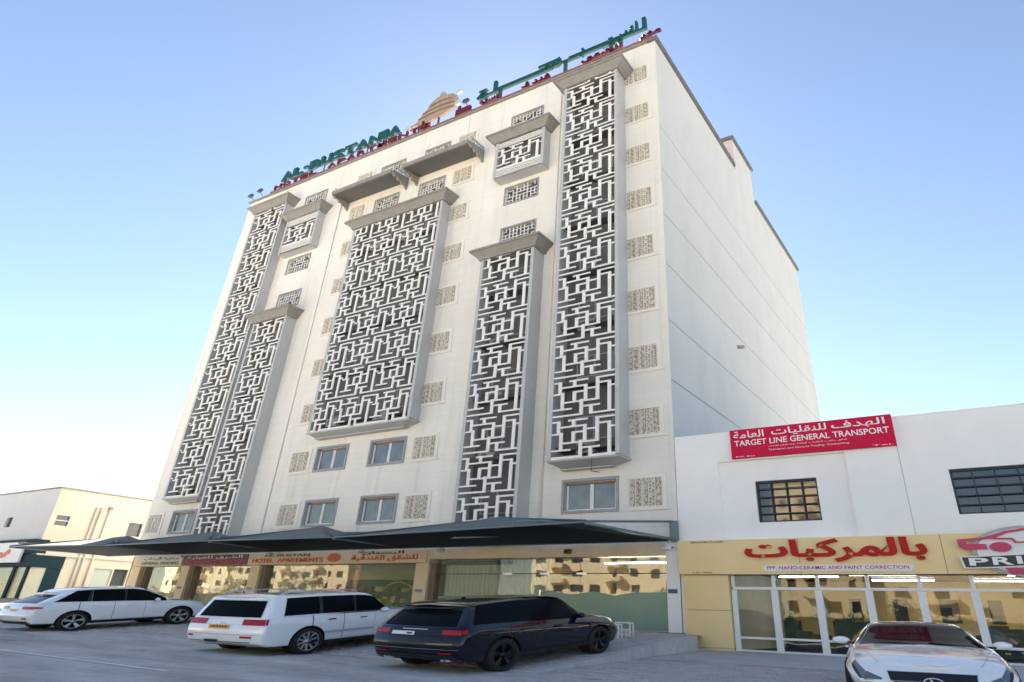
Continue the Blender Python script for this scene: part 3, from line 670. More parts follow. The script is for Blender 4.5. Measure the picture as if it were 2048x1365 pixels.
text('lettering', arabic('البستان'), 'letter_black', sg, -23.6, -21.2, 1.98, 2.12, Y - .091, .03, .01)
text('lettering', arabic('للشقق الفندقية'), 'letter_orange', sg, -24.2, -20.4, 1.72, 1.98, Y - .091, .03, .02)
b = MB(); b.prism([(-25.3 + .42 * math.cos(t * .3927), 1.9 + .17 * math.sin(t * .3927)) for t in range(16)], 'y', Y - .13, Y - .091); b.build('emblem', 'letter_orange', sg)

# ------------------------------------------------------------------ shade canopy over the parking
can = thing('shade_canopy', (-25, 19, 1), 'long dark grey tensile car-park shade hung in front of the hotel', 'canopy')
fx = [(-42.2, 16.3), (-35.2, 17.3), (-27.4, 17.25), (-20.7, 17.7), (-9.55, 16.6)]
bx = [-43.8, -36.5, -29.0, -21.3, -9.35]
YB = 21.75
for i in range(4):
    A = Vector((fx[i][0] + .0, fx[i][1], 2.2)); B = Vector((fx[i + 1][0], fx[i + 1][1], 2.2)); Cc = Vector((bx[i + 1], YB, 2.2)); D = Vector((bx[i], YB, 2.2))
    if i < 3: B = B + Vector((-.04, 0, 0))
    ap = Vector(((A.x + B.x + Cc.x + D.x) / 4 + .2, 20.2, 2.98))
    b = MB()
    def membrane(P, Q, ap):
        n = 8
        for r_ in range(n):
            for c_ in range(n):
                def pt(r0, c0):
                    s_ = r0 / n; e_ = P.lerp(Q, c0 / n); e_ = e_ + (Vector((0, 0, .0)))
                    m_ = e_.lerp(ap, s_); sag = -.03 * math.sin(math.pi * s_) * (1) ; inn = Vector((0, 0, sag)); 
                    edge_in = (1 - s_) * .22 * math.sin(math.pi * c0 / n)
                    ctr = Vector((ap.x, ap.y, 2.2)); dirn = (ctr - e_); dirn.z = 0; dirn.normalize()
                    return m_ + inn + dirn * edge_in
                q = [pt(r_, c_), pt(r_, c_ + 1), pt(r_ + 1, c_ + 1), pt(r_ + 1, c_)]
                if r_ == n - 1: q = q[:3]
                b.face(q, 0, True)
    for P, Q in ((A, B), (B, Cc), (Cc, D), (D, A)): membrane(P, Q, ap)
    for f, sm_ in zip(list(b.f), list(b.sm)): b.face([(b.v[k_][0], b.v[k_][1], b.v[k_][2] - .012) for k_ in reversed(f)], 1, True)  # extra skin just below the membrane carries the painted underside shade
    b.build('canopy_membrane', ['fabric', 'fabric_shaded'], can)
    for P in (A, B, Cc, D):
        q = MB().tube(P + Vector((0, 0, .03)), ap + Vector((0, 0, -.06)), .03, 6); q.build('hip_cable', 'steel_dark', can)
    q = MB().tube(A, B, .025, 6).tube(D, Cc, .03, 6); q.build('edge_tube', 'steel_teal', can)
for i in range(5):
    x = bx[i] + (0.17 if i == 4 else 0)
    cl = MB().box(x - .12, x + .12, Y - .26, Y - .045, 2.18, 2.80); cl.build('column', 'steel_teal', can)
    q = MB(); q.tube((x, Y - .2, 2.78), (fx[i][0] - (2.4 if i == 4 else -.3), fx[i][1] + .2, 2.36 if i < 4 else 2.33), .035, 8)
    q.tube((x, Y - .2, 2.24), (fx[i][0], fx[i][1], 2.17), .04, 8)
    q.build('arm', 'steel_teal', can)
for (x, y) in ((-36.3, 21.6), (-29.3, 21.6), (-23.3, 21.6), (-18.9, 21.55)):
    o = props(MB().frustum((x - .16, x + .16, y - .14, y + .1), 2.03, (x - .1, x + .1, y - .05, y + .05), 2.13).build('floodlight', 'white_plastic', None),
              {-36.3: 'small white floodlight under the canopy above the maroon sign', -29.3: 'small white floodlight under the canopy above the green HOTEL letters', -23.3: 'small white floodlight under the canopy above the orange Arabic letters', -18.9: 'small white floodlight under the canopy right of the second beige pier'}[x], 'floodlight', 'floodlights under the canopy')
cc = thing('security_camera', (-9.45, Y - .3, 1.98), 'small white wall camera on the narrow white pier under the canopy end', 'camera', 'wall cameras')
MB().tube((-9.55, Y - .4, 1.98), (-9.25, Y - .3, 1.96), .05, 8).build('housing', 'white_plastic', cc); MB().tube((-9.3, Y - .3, 1.97), (-9.3, Y - .03, 2.02), .02, 6).build('bracket', 'steel_dark', cc)
cc = thing('security_camera', (-13.3, Y - .3, 1.95), 'small dark wall speaker box on the beige fascia above the film-covered glass', 'speaker')
MB().box(-13.45, -13.2, Y - .16, Y - .021, 1.88, 2.02).build('housing', 'steel_dark', cc); MB().box(-13.4, -13.25, Y - .17, Y - .161, 1.91, 1.99).build('grille', 'trim_black', cc)

# ------------------------------------------------------------------ rooftop lettering
rs = thing('rooftop_sign', (-32.4, 21.9, 25.7), 'green Latin letters standing on the roof edge left of the tan emblem', 'sign')
s = 'AL-BUSTANIA'; x = -38.3; wd = {'-': .5, 'I': .5}; tot = sum(wd.get(c, 1) for c in s); u = 11.6 / tot
for c in s:
    w_ = wd.get(c, 1) * u
    if c == '-': box('letter', 'green_sign', rs, x + .06, x + w_ - .1, 21.8, 22.0, 26.62, 26.78)
    else: text('letter', c, 'green_sign', rs, x + .02, x + w_ - .05, 26.30, 27.05, 21.95, .2, .045)
    x += w_
b = MB().box(-38.3, -26.7, 21.97, 22.03, 26.33, 26.38)
for k in range(9): b.box(-38.0 + k * 1.38, -37.95 + k * 1.38, 21.98, 22.04, 25.6, 26.5)
b.build('support_rail', 'steel_dark', rs)
rs = thing('rooftop_sign', (-31, 21.9, 25.7), 'small dark red letters in a row under the green Latin rooftop letters', 'sign')
s = 'HOTEL APARTMENTS'; x = -38.9
for c in s:
    if c != ' ': text('letter', c, 'red_sign', rs, x + .04, x + .8, 25.76, 26.12, 21.92, .12, .02)
    x += .93
rs = thing('rooftop_sign', (-15, 21.9, 25.7), 'big green Arabic letters with long strokes on the roof right of the emblem', 'sign')
for (s, x0, x1, z0, z1) in (('ة', -20.6, -19.75, 26.25, 26.95), ('ا', -19.4, -19.15, 26.35, 27.25), ('سـ', -16.4, -14.7, 26.4, 27.0), ('بـ', -13.9, -13.2, 26.35, 26.95), ('يـتـ', -12.1, -10.9, 26.2, 26.85), ('ك', -10.75, -10.0, 26.45, 27.25), ('ا', -9.75, -9.5, 26.45, 27.3)):
    text('letter', arabic(s), 'green_sign', rs, x0, x1, z0, z1, 21.95, .18, .03)
for x0, x1, z0, z1 in ((-20.2, -15.3, 26.33, 26.47), (-19.3, -15.6, 26.52, 26.6), (-14.6, -9.5, 26.40, 26.55), (-14.2, -10.4, 26.6, 26.67), (-16.2, -15.0, 26.75, 26.92)):
    box('letter', 'green_sign', rs, x0, x1, 21.83, 21.99, z0, z1)
b = MB()
for x in (-18.9, -14.45, -11.6): b.box(x - .09, x + .09, 21.9, 22.05, 25.62, 26.4)
b.build('support_post', 'steel_dark', rs)
rs = thing('rooftop_sign', (-14.5, 21.9, 25.7), 'small dark red Arabic letters along the roof edge under the green Arabic letters', 'sign')
for (s, x0, x1) in (('للشقق', -13.4, -10.9), ('الفندقية', -20.3, -18.9), ('فند', -16.6, -15.4), ('قـ', -17.3, -16.8), ('مفر', -9.9, -8.7)):
    text('letter', arabic(s), 'red_sign', rs, x0, x1, 25.76, 26.12, 21.92, .16, .03)
em = thing('roof_emblem', (-23.7, 21.9, 25.7), 'tan domed emblem with layered bands standing on the roof edge', 'emblem')
prof = [(-25.9, 26.35), (-25.3, 26.5), (-24.9, 27.05), (-24.6, 27.3), (-24.3, 27.75), (-23.9, 27.95), (-23.4, 28.05), (-23.0, 27.85), (-22.6, 27.75), (-22.3, 27.5), (-22.15, 26.95), (-22.4, 26.55), (-23.4, 26.3), (-24.6, 26.2)]
MB().prism(prof, 'y', 21.85, 22.05).build('emblem_body', 'tan', em)
for k, (x0, x1, z) in enumerate(((-25.2, -22.4, 26.6), (-24.9, -22.4, 26.95), (-24.4, -22.6, 27.35))):
    b = MB(); n = 10
    for i in range(n):
        a0, a1 = i / n, (i + 1) / n; za, zb = z + .12 * math.sin(math.pi * a0), z + .12 * math.sin(math.pi * a1)
        b.prism([(x0 + (x1 - x0) * a0, za), (x0 + (x1 - x0) * a1, zb), (x0 + (x1 - x0) * a1, zb + .07), (x0 + (x1 - x0) * a0, za + .07)], 'y', 21.79, 21.849)
    b.build('emblem_band', 'tan_dark', em)
for x0, x1, z0, z1 in ((-26.35, -25.75, 26.1, 26.45), (-22.35, -21.9, 27.55, 27.85), (-22.3, -21.95, 26.6, 27.0)):
    MB().prism([(x0, z0 + .1), (x0 + .2, z0), (x1, z0 + .12), (x1 - .05, z1), (x0 + .1, z1 - .05)], 'y', 21.82, 22.0).build('emblem_wing', 'pale_steel', em)
MB().prism([(-23.75, 28.04), (-23.25, 28.04), (-23.4, 28.28), (-23.6, 28.28)], 'y', 21.86, 22.02).build('emblem_finial', 'window_grey', em)
for x0, x1 in ((-24.95, -24.45), (-22.1, -21.0)):
    MB().box(x0, x1, 21.82, 22.0, 25.78, 26.12).box(x0 + .1, x0 + .3, 21.85, 21.95, 26.121, 26.4).build('emblem_foot', 'red_sign', em)
b = MB()
for x in (-25.2, -23.6, -22.2): b.box(x - .04, x + .04, 21.95, 22.05, 25.6, 26.3)
b.build('support_post', 'steel_dark', em)
for x, z, lab in ((-41.3, 25.95, 'small black floodlight at the far left end of the roof'), (-40.3, 26.1, 'small black floodlight on the roof just left of the green letters'), (-21.3, 26.45, 'black floodlight on the roof between the tan emblem and green Arabic letters')):
    fl = thing('roof_floodlight', (x, 21.9, 25.6), lab, 'floodlight', 'floodlights on the hotel roof')
    MB().frustum((x - .2, x + .15, 21.6, 21.8), z - .1, (x - .15, x + .2, 21.65, 21.85), z + .12).build('lamp_head', 'steel_dark', fl)
    MB().tube((x, 21.75, z - .1), (x + .25, 22.1, 25.55), .025, 6).build('arm', 'steel_dark', fl)

# ------------------------------------------------------------------ right-hand shop building
rb = thing('shop_building', (-2, 22, -.8), 'low white building with yellow shopfront fascia right of the hotel', 'building')
b = MB(); X0, X1 = -9.08, 6.0
wall_holes(b, X0, -1.96, 2.2, 5.52, Y, .15, [(-7.56, -3.46, 2.2, 4.59)])
b.build('wall', 'white_wall', rb, False)
b = MB(); wall_holes(b, -7.56, -3.46, 2.2, 4.59, Y + .15, .2, [(-6.4, -4.45, 2.69, 3.93)]); b.build('recess_wall', 'white_wall', rb, False)
b = MB(); wall_holes(b, -1.95, X1, 2.2, 5.5, Y + .1, .2, [(-.75, 2.6, 2.7, 3.9)]); b.face([(-1.955, Y, 2.2), (-1.955, Y + .1, 2.2), (-1.955, Y + .1, 5.5), (-1.955, Y, 5.5)]); b.build('wall', 'white_wall', rb, False)
b = MB(); b.box(X0, -1.96, Y + .151, Y + .4, 4.62, 5.52).box(X0 + .001, X1, Y + .42, 34, 5.3, 5.4).box(X1, X1 + .2, Y + .1, 34, -1, 5.5).box(X0, X1, 34, 34.2, -1, 5.5); b.build('roof', 'white_wall', rb)
cpm = MB(); cpm.box(X0 + .002, -1.962, Y - .01, Y + .42, 5.521, 5.56).box(-1.955, X1, Y + .09, Y + .42, 5.501, 5.54); cpm.build('parapet_cap', 'white_wall', rb)
def grille_window(x0, x1, z0, z1, y, nx, nz):
    f = MB(); f.box(x0, x1, y + .1, y + .16, z0, z0 + .05).box(x0, x1, y + .1, y + .16, z1 - .06, z1).box(x0, x0 + .06, y + .1, y + .16, z0 + .05, z1 - .06).box(x1 - .06, x1, y + .1, y + .16, z0 + .05, z1 - .06)
    o = f.build('window', 'grille_black', rb); d = (x1 - x0) / nx; e = (z1 - z0) / nz
    for i in range(nx):
        for j in range(nz):
            p = MB().box(x0 + i * d + .002, x0 + (i + 1) * d - .002, y + .17, y + .175, z0 + j * e + .002, z0 + (j + 1) * e - .002).build('pane', 'pane_dark', o)
            p.rotation_euler = (0, 0, 0)
    for i in range(1, nx): MB().box(x0 + i * d - .018, x0 + i * d + .018, y + .06, y + .15, z0 + .05, z1 - .06).build('grille_bar', 'grille_black', o)
    for j in range(1, nz): MB().box(x0 + .06, x1 - .06, y + .03, y + .058, z0 + j * e - .014, z0 + j * e + .014).build('grille_bar', 'grille_black', o)
grille_window(-6.4, -4.45, 2.69, 3.93, Y + .15, 4, 5)
grille_window(-.75, 2.6, 2.7, 3.9, Y + .1, 6, 5)
# yellow cladding
def panel(x0, x1, z0, z1, y0, y1, nm='cladding_panel'): return box(nm, 'yellow_clad', rb, x0, x1, y0, y1, z0, z1)
fxs = [-9.06, -5.2, -1.35, 2.5, 6.0]
for i in range(4): panel(fxs[i] + .008, fxs[i + 1] - .008, 1.21, 2.18, Y - .22, Y - .01)
box('cladding_core', 'clad_gap', rb, -9.05, 6, Y - .2, Y + .3, 1.2, 2.17)
panel(-8.95, -7.47, .24, 1.19, Y - .12, Y + .1); panel(-8.95, -7.47, -.74, .23, Y - .12, Y + .1); panel(-8.93, -7.45, -.95, -.75, Y - .13, Y + .1)
box('pier', 'white_wall', rb, -9.07, -8.97, Y - .02, Y + .4, -1, 1.2)
box('pier', 'clad_gap', rb, -8.9, -7.46, Y + .101, Y + .5, -1, 1.19)
# shopfront frame
fr = MB()
ZS = -.80
mx = [-7.38, -6.12, -4.84, -3.46, -2.12, -.84, .46, 1.8, 3.1, 4.4, 5.9]
sf = box('shopfront_frame', 'white_frame', rb, mx[0], mx[-1], Y + .02, Y + .12, .81, .88)
for i in range(len(mx)):
    box('mullion', 'white_frame', sf, mx[i] - (.06 if i in (0,) else .1), mx[i] + .1, Y + .015, Y + .125, ZS, .80)
    box('mullion', 'white_frame', sf, mx[i] - .05, mx[i] + .05, Y + .022, Y + .118, .882, 1.19)
    if i < len(mx) - 1:
        a, c = mx[i] + .1, mx[i + 1] - .1
        box('rail', 'white_frame', sf, a + .001, c - .001, Y + .03, Y + .11, -.475, -.42); box('rail', 'white_frame', sf, a + .001, c - .001, Y + .03, Y + .11, ZS, ZS + .05)
        box('shop_pane', 'car_shop_glass', sf, a, c, Y + .06, Y + .07, ZS + .05, -.475); box('shop_pane', 'car_shop_glass', sf, a, c, Y + .06, Y + .07, -.42, .81)
        box('shop_pane', 'car_shop_glass', sf, a - .05, c + .05, Y + .06, Y + .07, .88, 1.19)
box('shop_floor', 'dark_panel', rb, -7.4, 6, Y + .13, 29, -.9, -.79); box('back_wall', 'inner_yellow', rb, -7.4, 6, 29, 29.1, -.8, 1.5); box('ceiling', 'inner_dark', rb, -7.4, 6, Y + .31, 29, 1.35, 1.45); box('partition_wall', 'inner_wall', rb, -7.5, -7.42, Y + .13, 29, -.8, 1.4)
for x, y in ((-5.6, 24.5), (-3.2, 23.6), (-1.0, 23.4), (1.0, 23.8), (-3.0, 26.5), (0, 26.8)): box('tube_light', 'tube', rb, x - 1.0, x + .9, y, y + .05, 1.27, 1.30)
rnd = random.Random(5)
for k in range(44):
    x = rnd.uniform(-7.2, 2.5); y = rnd.uniform(24.0, 28.5); hh = rnd.uniform(.25, .85); w_ = rnd.uniform(.3, 1.1)
    b = MB().box(x, x + w_, y, y + .4, -.78, -.78 + hh).box(x + .05, x + w_ * .6, y + .05, y + .3, -.779 + hh, -.7 + hh)
    b.build('shop_fitting', rnd.choice(['inner_dark', 'inner_dark', 'teal_panel', 'inner_dark', 'goods_cream', 'teal_panel']), rb)
for k in range(6):
    x = -6.8 + k * 1.5; box('wall_poster', rnd.choice(['inner_dark', 'goods_cream', 'inner_dark']), rb, x, x + rnd.uniform(.4, .8), 28.95, 28.99, .1, .8)
# signs on it
sg = thing('company_sign', (-4.5, Y, 5.1), 'crimson board with white text TARGET LINE GENERAL TRANSPORT', 'sign')
YS = Y - .14
MB().box(-7.0, -1.93, YS, Y - .012, 4.64, 5.56).build('sign_board', 'sign_red', sg)
text('lettering', arabic('العامة'), 'letter_white', sg, -6.88, -5.85, 5.27, 5.50, YS - .002, .006, .012)
text('lettering', arabic('للنقليات'), 'letter_white', sg, -5.6, -3.85, 5.24, 5.50, YS - .002, .006, .012)
text('lettering', arabic('الهدف'), 'letter_white', sg, -3.7, -2.12, 5.24, 5.50, YS - .002, .006, .012)
text('lettering', 'TARGET LINE GENERAL TRANSPORT', 'letter_white', sg, -6.87, -2.05, 5.02, 5.20, YS - .002, .006, .012)
text('lettering', arabic('شقق مكتب النقليات العامة بهلا الرقم الهدف'), 'letter_white', sg, -5.75, -3.3, 4.90, 4.965, YS - .002, .005)
text('lettering', 'Transport and General Trading, Contracting', 'letter_white', sg, -5.75, -3.25, 4.79, 4.855, YS - .002, .005)
text('lettering', 'P.O. Box', 'letter_white', sg, -6.85, -6.2, 4.665, 4.70, YS - .002, .005); text('lettering', 'Tel.', 'letter_white', sg, -2.6, -2.0, 4.665, 4.70, YS - .002, .005)
sg = thing('fascia_sign', (-4.2, Y, 1.8), 'raised red Arabic lettering with white strip PPF, NANO-CERAMIC AND PAINT CORRECTION', 'sign')
YF = Y - .24
text('lettering', arabic('بالمركبات'), 'letter_red', sg, -6.82, -1.72, 1.52, 2.14, YF - .03, .06, .035)
MB().prism([(-6.22, 1.29), (-2.22, 1.29), (-2.15, 1.33), (-2.13, 1.37), (-2.15, 1.42), (-2.22, 1.455), (-6.22, 1.455), (-6.29, 1.42), (-6.31, 1.37), (-6.29, 1.33)], 'y', YF - .01, YF + .018).build('sign_strip', 'white_frame', sg)
text('lettering', 'PPF, NANO-CERAMIC AND PAINT CORRECTION', 'letter_magenta', sg, -6.18, -2.27, 1.32, 1.425, YF - .012, .006, .012)
text('lettering', 'GROUND FLOOR', 'letter_black', sg, -8.6, -7.5, 2.10, 2.15, YF - .0, .006, .0)
text('lettering', 'LIC. NO.', 'letter_black', sg, -8.55, -7.9, 1.24, 1.28, YF - .0, .006, .0)
lg = thing('logo_sign', (.5, Y, 1.8), 'round layered car logo sign with white PRI letters on black bar', 'sign')
def ell(cx, cz, rx, rz, n=40, a0=0, a1=360): return [(cx + rx * math.cos(R(a0 + (a1 - a0) * i / n)), cz + rz * math.sin(R(a0 + (a1 - a0) * i / n))) for i in range(n + (0 if a1 - a0 == 360 else 1))]
MB().prism(ell(.62, 1.72, 1.28, .60), 'y', YF - .10, YF - .0).build('logo_backing', 'grey_logo', lg)
MB().prism(ell(.62, 1.72, 1.16, .53), 'y', YF - .13, YF - .101).build('logo_disc', 'white_frame', lg)
b = MB(); b.prism([(-.95, 2.02), (-.3, 2.06), (.2, 2.2), (.7, 2.26), (1.5, 2.24), (2, 2.1), (2, 2.06), (1.5, 2.19), (.7, 2.21), (.25, 2.15), (-.1, 2.02), (-.75, 1.97), (-.75, 1.91), (-.3, 1.9), (-.28, 1.77), (-.8, 1.77), (-.93, 1.84)], 'y', YF - .17, YF - .131); b.build('logo_car', 'letter_magenta', lg)
MB().prism(ell(0.02, 1.82, .25, .115, 24), 'y', YF - .20, YF - .171).build('logo_wheel', 'letter_magenta', lg)
MB().prism([(-.1, 2.0), (.3, 1.99), (.36, 1.90), (1.6, 1.93), (1.6, 1.97), (.42, 1.94), (.34, 2.03), (-.1, 2.04)], 'y', YF - .18, YF - .172).build('logo_line', 'letter_magenta', lg)
MB().prism([(-.93, 1.32), (-.98, 1.60), (2.3, 1.72), (2.3, 1.42), (-.2, 1.33)], 'y', YF - .21, YF - .16).build('logo_bar', 'letter_white', lg)
MB().prism([(-.88, 1.345), (-.93, 1.58), (2.28, 1.69), (2.28, 1.45), (-.2, 1.36)], 'y', YF - .225, YF - .211).build('logo_bar_face', 'letter_black', lg)
text('lettering', 'P', 'letter_white', lg, -.78, -.33, 1.385, 1.565, YF - .228, .01, .03); text('lettering', 'R', 'letter_white', lg, -.24, .22, 1.40, 1.585, YF - .228, .01, .03); text('lettering', 'I', 'letter_white', lg, .30, .42, 1.42, 1.60, YF - .228, .01, .03)
for k in range(7): MB().prism([(.1 + k * .22, 1.18), (.32 + k * .22, 1.2), (.2 + k * .2, 1.33), (.0 + k * .2, 1.34)], 'y', YF - .16, YF - .131).build('logo_flame', 'letter_magenta', lg)

# ------------------------------------------------------------------ left-hand corner building
lb = thing('corner_building', (-58, 24, 0), 'low two-storey building at far left with dark teal corner shop', 'building')
LX = -52.9
b = MB(); wall_holes(b, -72, LX, 2.45, 6.42, Y, .2, [(-59.1, -58.2, 4.2, 4.82)]); b.build('wall', 'left_wall', lb, False)
box('pane', 'pane_dark', lb, -59.1, -58.2, Y + .15, Y + .17, 4.2, 4.82)
b = MB()
def side_wall_holes(mb, y0, y1, z0, z1, x, th, hs):
    t = MB(); wall_holes(t, y0, y1, z0, z1, 0, th, hs)
    for f in t.f: mb.face([(x - t.v[i][1], t.v[i][0], t.v[i][2]) for i in f])
side_wall_holes(b, 22, 34, -.6, 6.42, LX, .2, [(22.35, 23.15, 4.2, 4.8), (27.0, 27.95, 4.0, 4.85), (25.75, 26.95, -.2, 1.86), (27.05, 28.0, -.2, 1.9)])
b.build('side_wall', 'left_side', lb, False)
b = MB().box(-72, LX - .001, 34, 34.2, -.6, 6.4).box(-72, LX - .21, Y + .21, 33.9, 6.2, 6.3).box(-72.2, -72, Y, 34, -.6, 6.4); b.build('rear_wall', 'left_wall', lb)
MB().box(-72.1, LX + .1, Y - .1, Y + .2, 6.421, 6.5).box(LX - .2, LX + .1, Y + .201, 34.1, 6.421, 6.5).build('parapet_cap', 'cap_stone', lb)
MB().box(LX - .18, LX - .15, 22.35, 23.15, 4.2, 4.8).build('pane', 'pane_dark', lb); MB().box(LX - .1, LX - .03, 22.36, 23.14, 4.48, 4.52).build('window_bar', 'white_frame', lb)
MB().box(LX - .3, LX - .19, 27.0, 27.95, 4.0, 4.85).build('pane', 'pane_dark', lb); MB().box(LX - .16, LX - .1, 25.75, 26.95, -.2, 1.86).build('roller_shutter', 'shutter', lb); MB().box(LX - .3, LX - .19, 27.05, 28, -.2, 1.9).build('door', 'inner_dark', lb)
for y in (24.55, 24.85, 25.4):
    MB().tube((LX + .1, y, -.3), (LX + .1, y, 5.55), .06, 8).build('drain_pipe', 'left_side', lb)
MB().box(LX + .04, LX + .2, 25.28, 25.52, 5.5, 5.66).build('rain_head', 'cap_stone', lb)
MB().box(LX + .001, LX + .12, 22.0, 29, 2.42, 2.5).build('string_course', 'left_side', lb)
# corner shop
b = MB().box(-72, LX + .04, Y - .3, Y - .01, 1.72, 2.44).box(LX + .041, LX + .12, Y - .3, 23.75, 1.72, 2.4); b.build('shop_fascia', 'teal_panel', lb)
b = MB().box(-72, LX, Y - .35, Y - .02, 3.0, 3.3).box(LX - .9, LX + .06, Y - .36, Y + .5, 2.5, 3.3); b.build('sign_frame', 'teal_panel', lb)
for x0, x1 in ((-72, -55.0), (-54.95, LX)): MB().box(x0, x1, Y + .0, Y + .05, -.4, 1.7).build('shop_pane', 'shop_glass', lb)
for x in (-55.0, LX - .35): MB().box(x - .1, x + .25, Y - .05, Y + .3, -.6, 1.71).build('pier', 'teal_panel', lb)
MB().box(LX + .001, LX + .06, 22.9, 23.75, -.5, 1.71).build('pier', 'teal_panel', lb)
MB().box(LX + .002, LX + .02, 22.15, 22.88, -.3, 1.65).build('shop_pane', 'shop_glass', lb)
MB().box(-71, LX - .5, 24, 24.2, -.4, 1.7).build('back_wall', 'goods_green', lb)
for k in range(14):
    x = -62 + k * .62; MB().box(x, x + .5, 23.5, 23.9, .1 + .3 * (k % 3), .35 + .3 * (k % 3)).build('goods', rnd.choice(['goods_red', 'goods_cream', 'goods_green', 'goods_cream']), lb)
sg = thing('shop_sign', (-58, Y - .3, 2.6), 'white lightbox sign with orange and brown picture at the far left', 'sign')
MB().box(-66, -53.75, Y - .5, Y - .36, 1.95, 3.12).build('sign_board', 'letter_white', sg)
b = MB()
for k in range(16):
    x = -60.5 + k * .33 + rnd.uniform(0, .1); z = 2.5 + rnd.uniform(-.15, .12); b.prism(ell(x, z, rnd.uniform(.15, .3), rnd.uniform(.08, .17), 10), 'y', Y - .515 - .001 * k, Y - .501)
b.build('picture', 'letter_orange', sg)
text('lettering', 'RESTAURANT', 'letter_red', sg, -60.5, -56.4, 2.08, 2.2, Y - .502, .01, .02)

# ------------------------------------------------------------------ buildings across the road, seen mirrored in the glass
def block(x0, x1, y1, h, lab, wallm, cols, rows):
    o = thing('apartment_block', ((x0 + x1) / 2, y1, -1.3), lab, 'building')
    y0 = y1 - 12; hs = []; d = (x1 - x0) / cols; e = (h - 1.6) / rows
    rb_ = random.Random(int(x0)); wk = [rb_.choice(((.3, .7), (.2, .8), (.38, .62), (.3, .7))) for i in range(cols)]
    for i in range(cols):
        for j in range(rows):
            if rb_.random() < .9: hs.append((x0 + i * d + d * wk[i][0], x0 + i * d + d * wk[i][1], .3 + j * e + e * .3, .3 + j * e + e * .78))
    b = MB(); t = MB(); wall_holes(t, x0, x1, -1.6, h, 0, .25, hs)
    for f in t.f: b.face([(t.v[i][0], y1 - t.v[i][1], t.v[i][2]) for i in f])
    b.box(x0 + .001, x1 - .001, y0, y1 - .3, -1.6, h - .1); b.build('wall', wallm, o, False)
    for a, c, z0, z1 in hs: MB().box(a, c, y1 - .28, y1 - .2, z0, z1).build('window', 'pane_dark', o)
    for i in range(1, cols, 3):
        for j in range(rows): MB().box(x0 + i * d + .1, x0 + (i + 1) * d - .1, y1 + .01, y1 + .9, .2 + j * e, .3 + j * e + e * .25).build('balcony', wallm, o)
    MB().box(x0 - .2, x1 + .2, y1 - .5, y1 + .3, h, h + .3).build('parapet', 'opp_brown', o)
    return o
block(-134, -106, -33, 9.0, 'yellow apartment block across the road, furthest left in the mirrored row', 'opp_wall', 11, 4)
block(-102, -84, -31, 9.5, 'yellow block across the road, mirrored in the left half of the hotel sign shop', 'opp_wall', 7, 5)
block(-80, -76, -29, 5.0, 'narrow low tan building across the road, mirrored beside the arch', 'opp_brown', 2, 2)
block(-51, -33, -31, 9.5, 'wide yellow apartment block across the road, mirrored above the green film', 'opp_wall', 7, 5)
block(-19.8, -12, -30, 13.0, 'narrow tall apartment block across the road, mirrored in the barred window', 'opp_wall', 4, 6)
block(-10, 14, -29, 4.5, 'low cream building across the road, mirrored in the yellow shop front', 'opp_wall', 8, 2)
props(sheet(-140, 60, -27, -9, lambda x, y: zroad(x, y), .02, 20, 6).build('bounce_ground', 'bounce_sand', None, False), kind='structure')  # unseen bright ground, added to bounce sunlight onto the hotel front
def hedge(x0, x1, y, h, lab):
    o = thing('hedge', ((x0 + x1) / 2, y, zroad(x0, y)), lab, 'hedge', 'hedges across the road'); r_ = random.Random(int(x0)); b = MB(); z = zroad(x0, y)
    b.box(x0 + .1, x1 - .1, y - .4, y + .4, z, z + h * .85)
    for k in range(int((x1 - x0) * 55)):
        q = Vector((r_.uniform(x0, x1), y + r_.uniform(.3, .6), z + h * r_.random() * (1 + .12 * math.sin(k)))); e = Vector((r_.uniform(-1, 1), r_.uniform(-.4, .4), r_.uniform(-1, 1))) * .22; f = Vector((r_.uniform(-1, 1), r_.uniform(-.4, .4), r_.uniform(-1, 1))) * .22
        b.face([q, q + e, q + e + f, q + f])
    b.build('foliage', 'leaf_green', o, False)['kind'] = 'stuff'
for x0, x1, h, lab in ((-130, -84, 3.2, 'long dark hedge across the road before the furthest yellow blocks'), (-75, -52, 8.0, 'tall dark screen of trees across the road, mirrored behind the curtain'), (-51.5, -22, 2.0, 'low dark hedge across the road before the wide yellow block'), (-20, 12, 2.4, 'long dark hedge across the road before the low cream building')): hedge(x0, x1, -25.5, h, lab)
def tree(x, y, h, lab):
    z = zroad(x, y); o = thing('street_tree', (x, y, z), lab, 'tree', 'trees across the road'); r_ = random.Random(int(x * 7))
    MB().tube((x, y, z), (x + .1, y, z + h * .5), .14, 7, r1=.08).build('trunk', 'bark', o)
    b = MB()
    for k in range(900):
        a, t = r_.uniform(0, 6.283), r_.random() ** .4; ph = math.acos(r_.uniform(-1, 1)); q = Vector((math.sin(ph) * math.cos(a) * h * .42, math.sin(ph) * math.sin(a) * h * .42, math.cos(ph) * h * .33)) * t
        q += Vector((x, y, z + h * .66)) + Vector((.3 * math.sin(3 * a), 0, .2 * math.cos(2 * a))); e = Vector((r_.uniform(-1, 1), r_.uniform(-1, 1), r_.uniform(-1, 1))) * .16; f = Vector((r_.uniform(-1, 1), r_.uniform(-1, 1), r_.uniform(-1, 1))) * .16
        b.face([q, q + e, q + e + f, q + f])
    b.build('crown', 'leaf_green', o, False)
for k, (x, y, h, lab) in enumerate(((-98, -24, 4.6, 'leftmost bushy tree across the road, mirrored in the shop glass'), (-84, -23, 5.6, 'tallest tree across the road, beside the narrow low building'), (-44, -23, 3.8, 'tree across the road before the wide yellow block'), (-30, -24, 4.2, 'tree across the road at the right end of the wide yellow block'), (-8, -23, 3.4, 'short tree across the road before the low cream building'))): tree(x, y, h, lab)

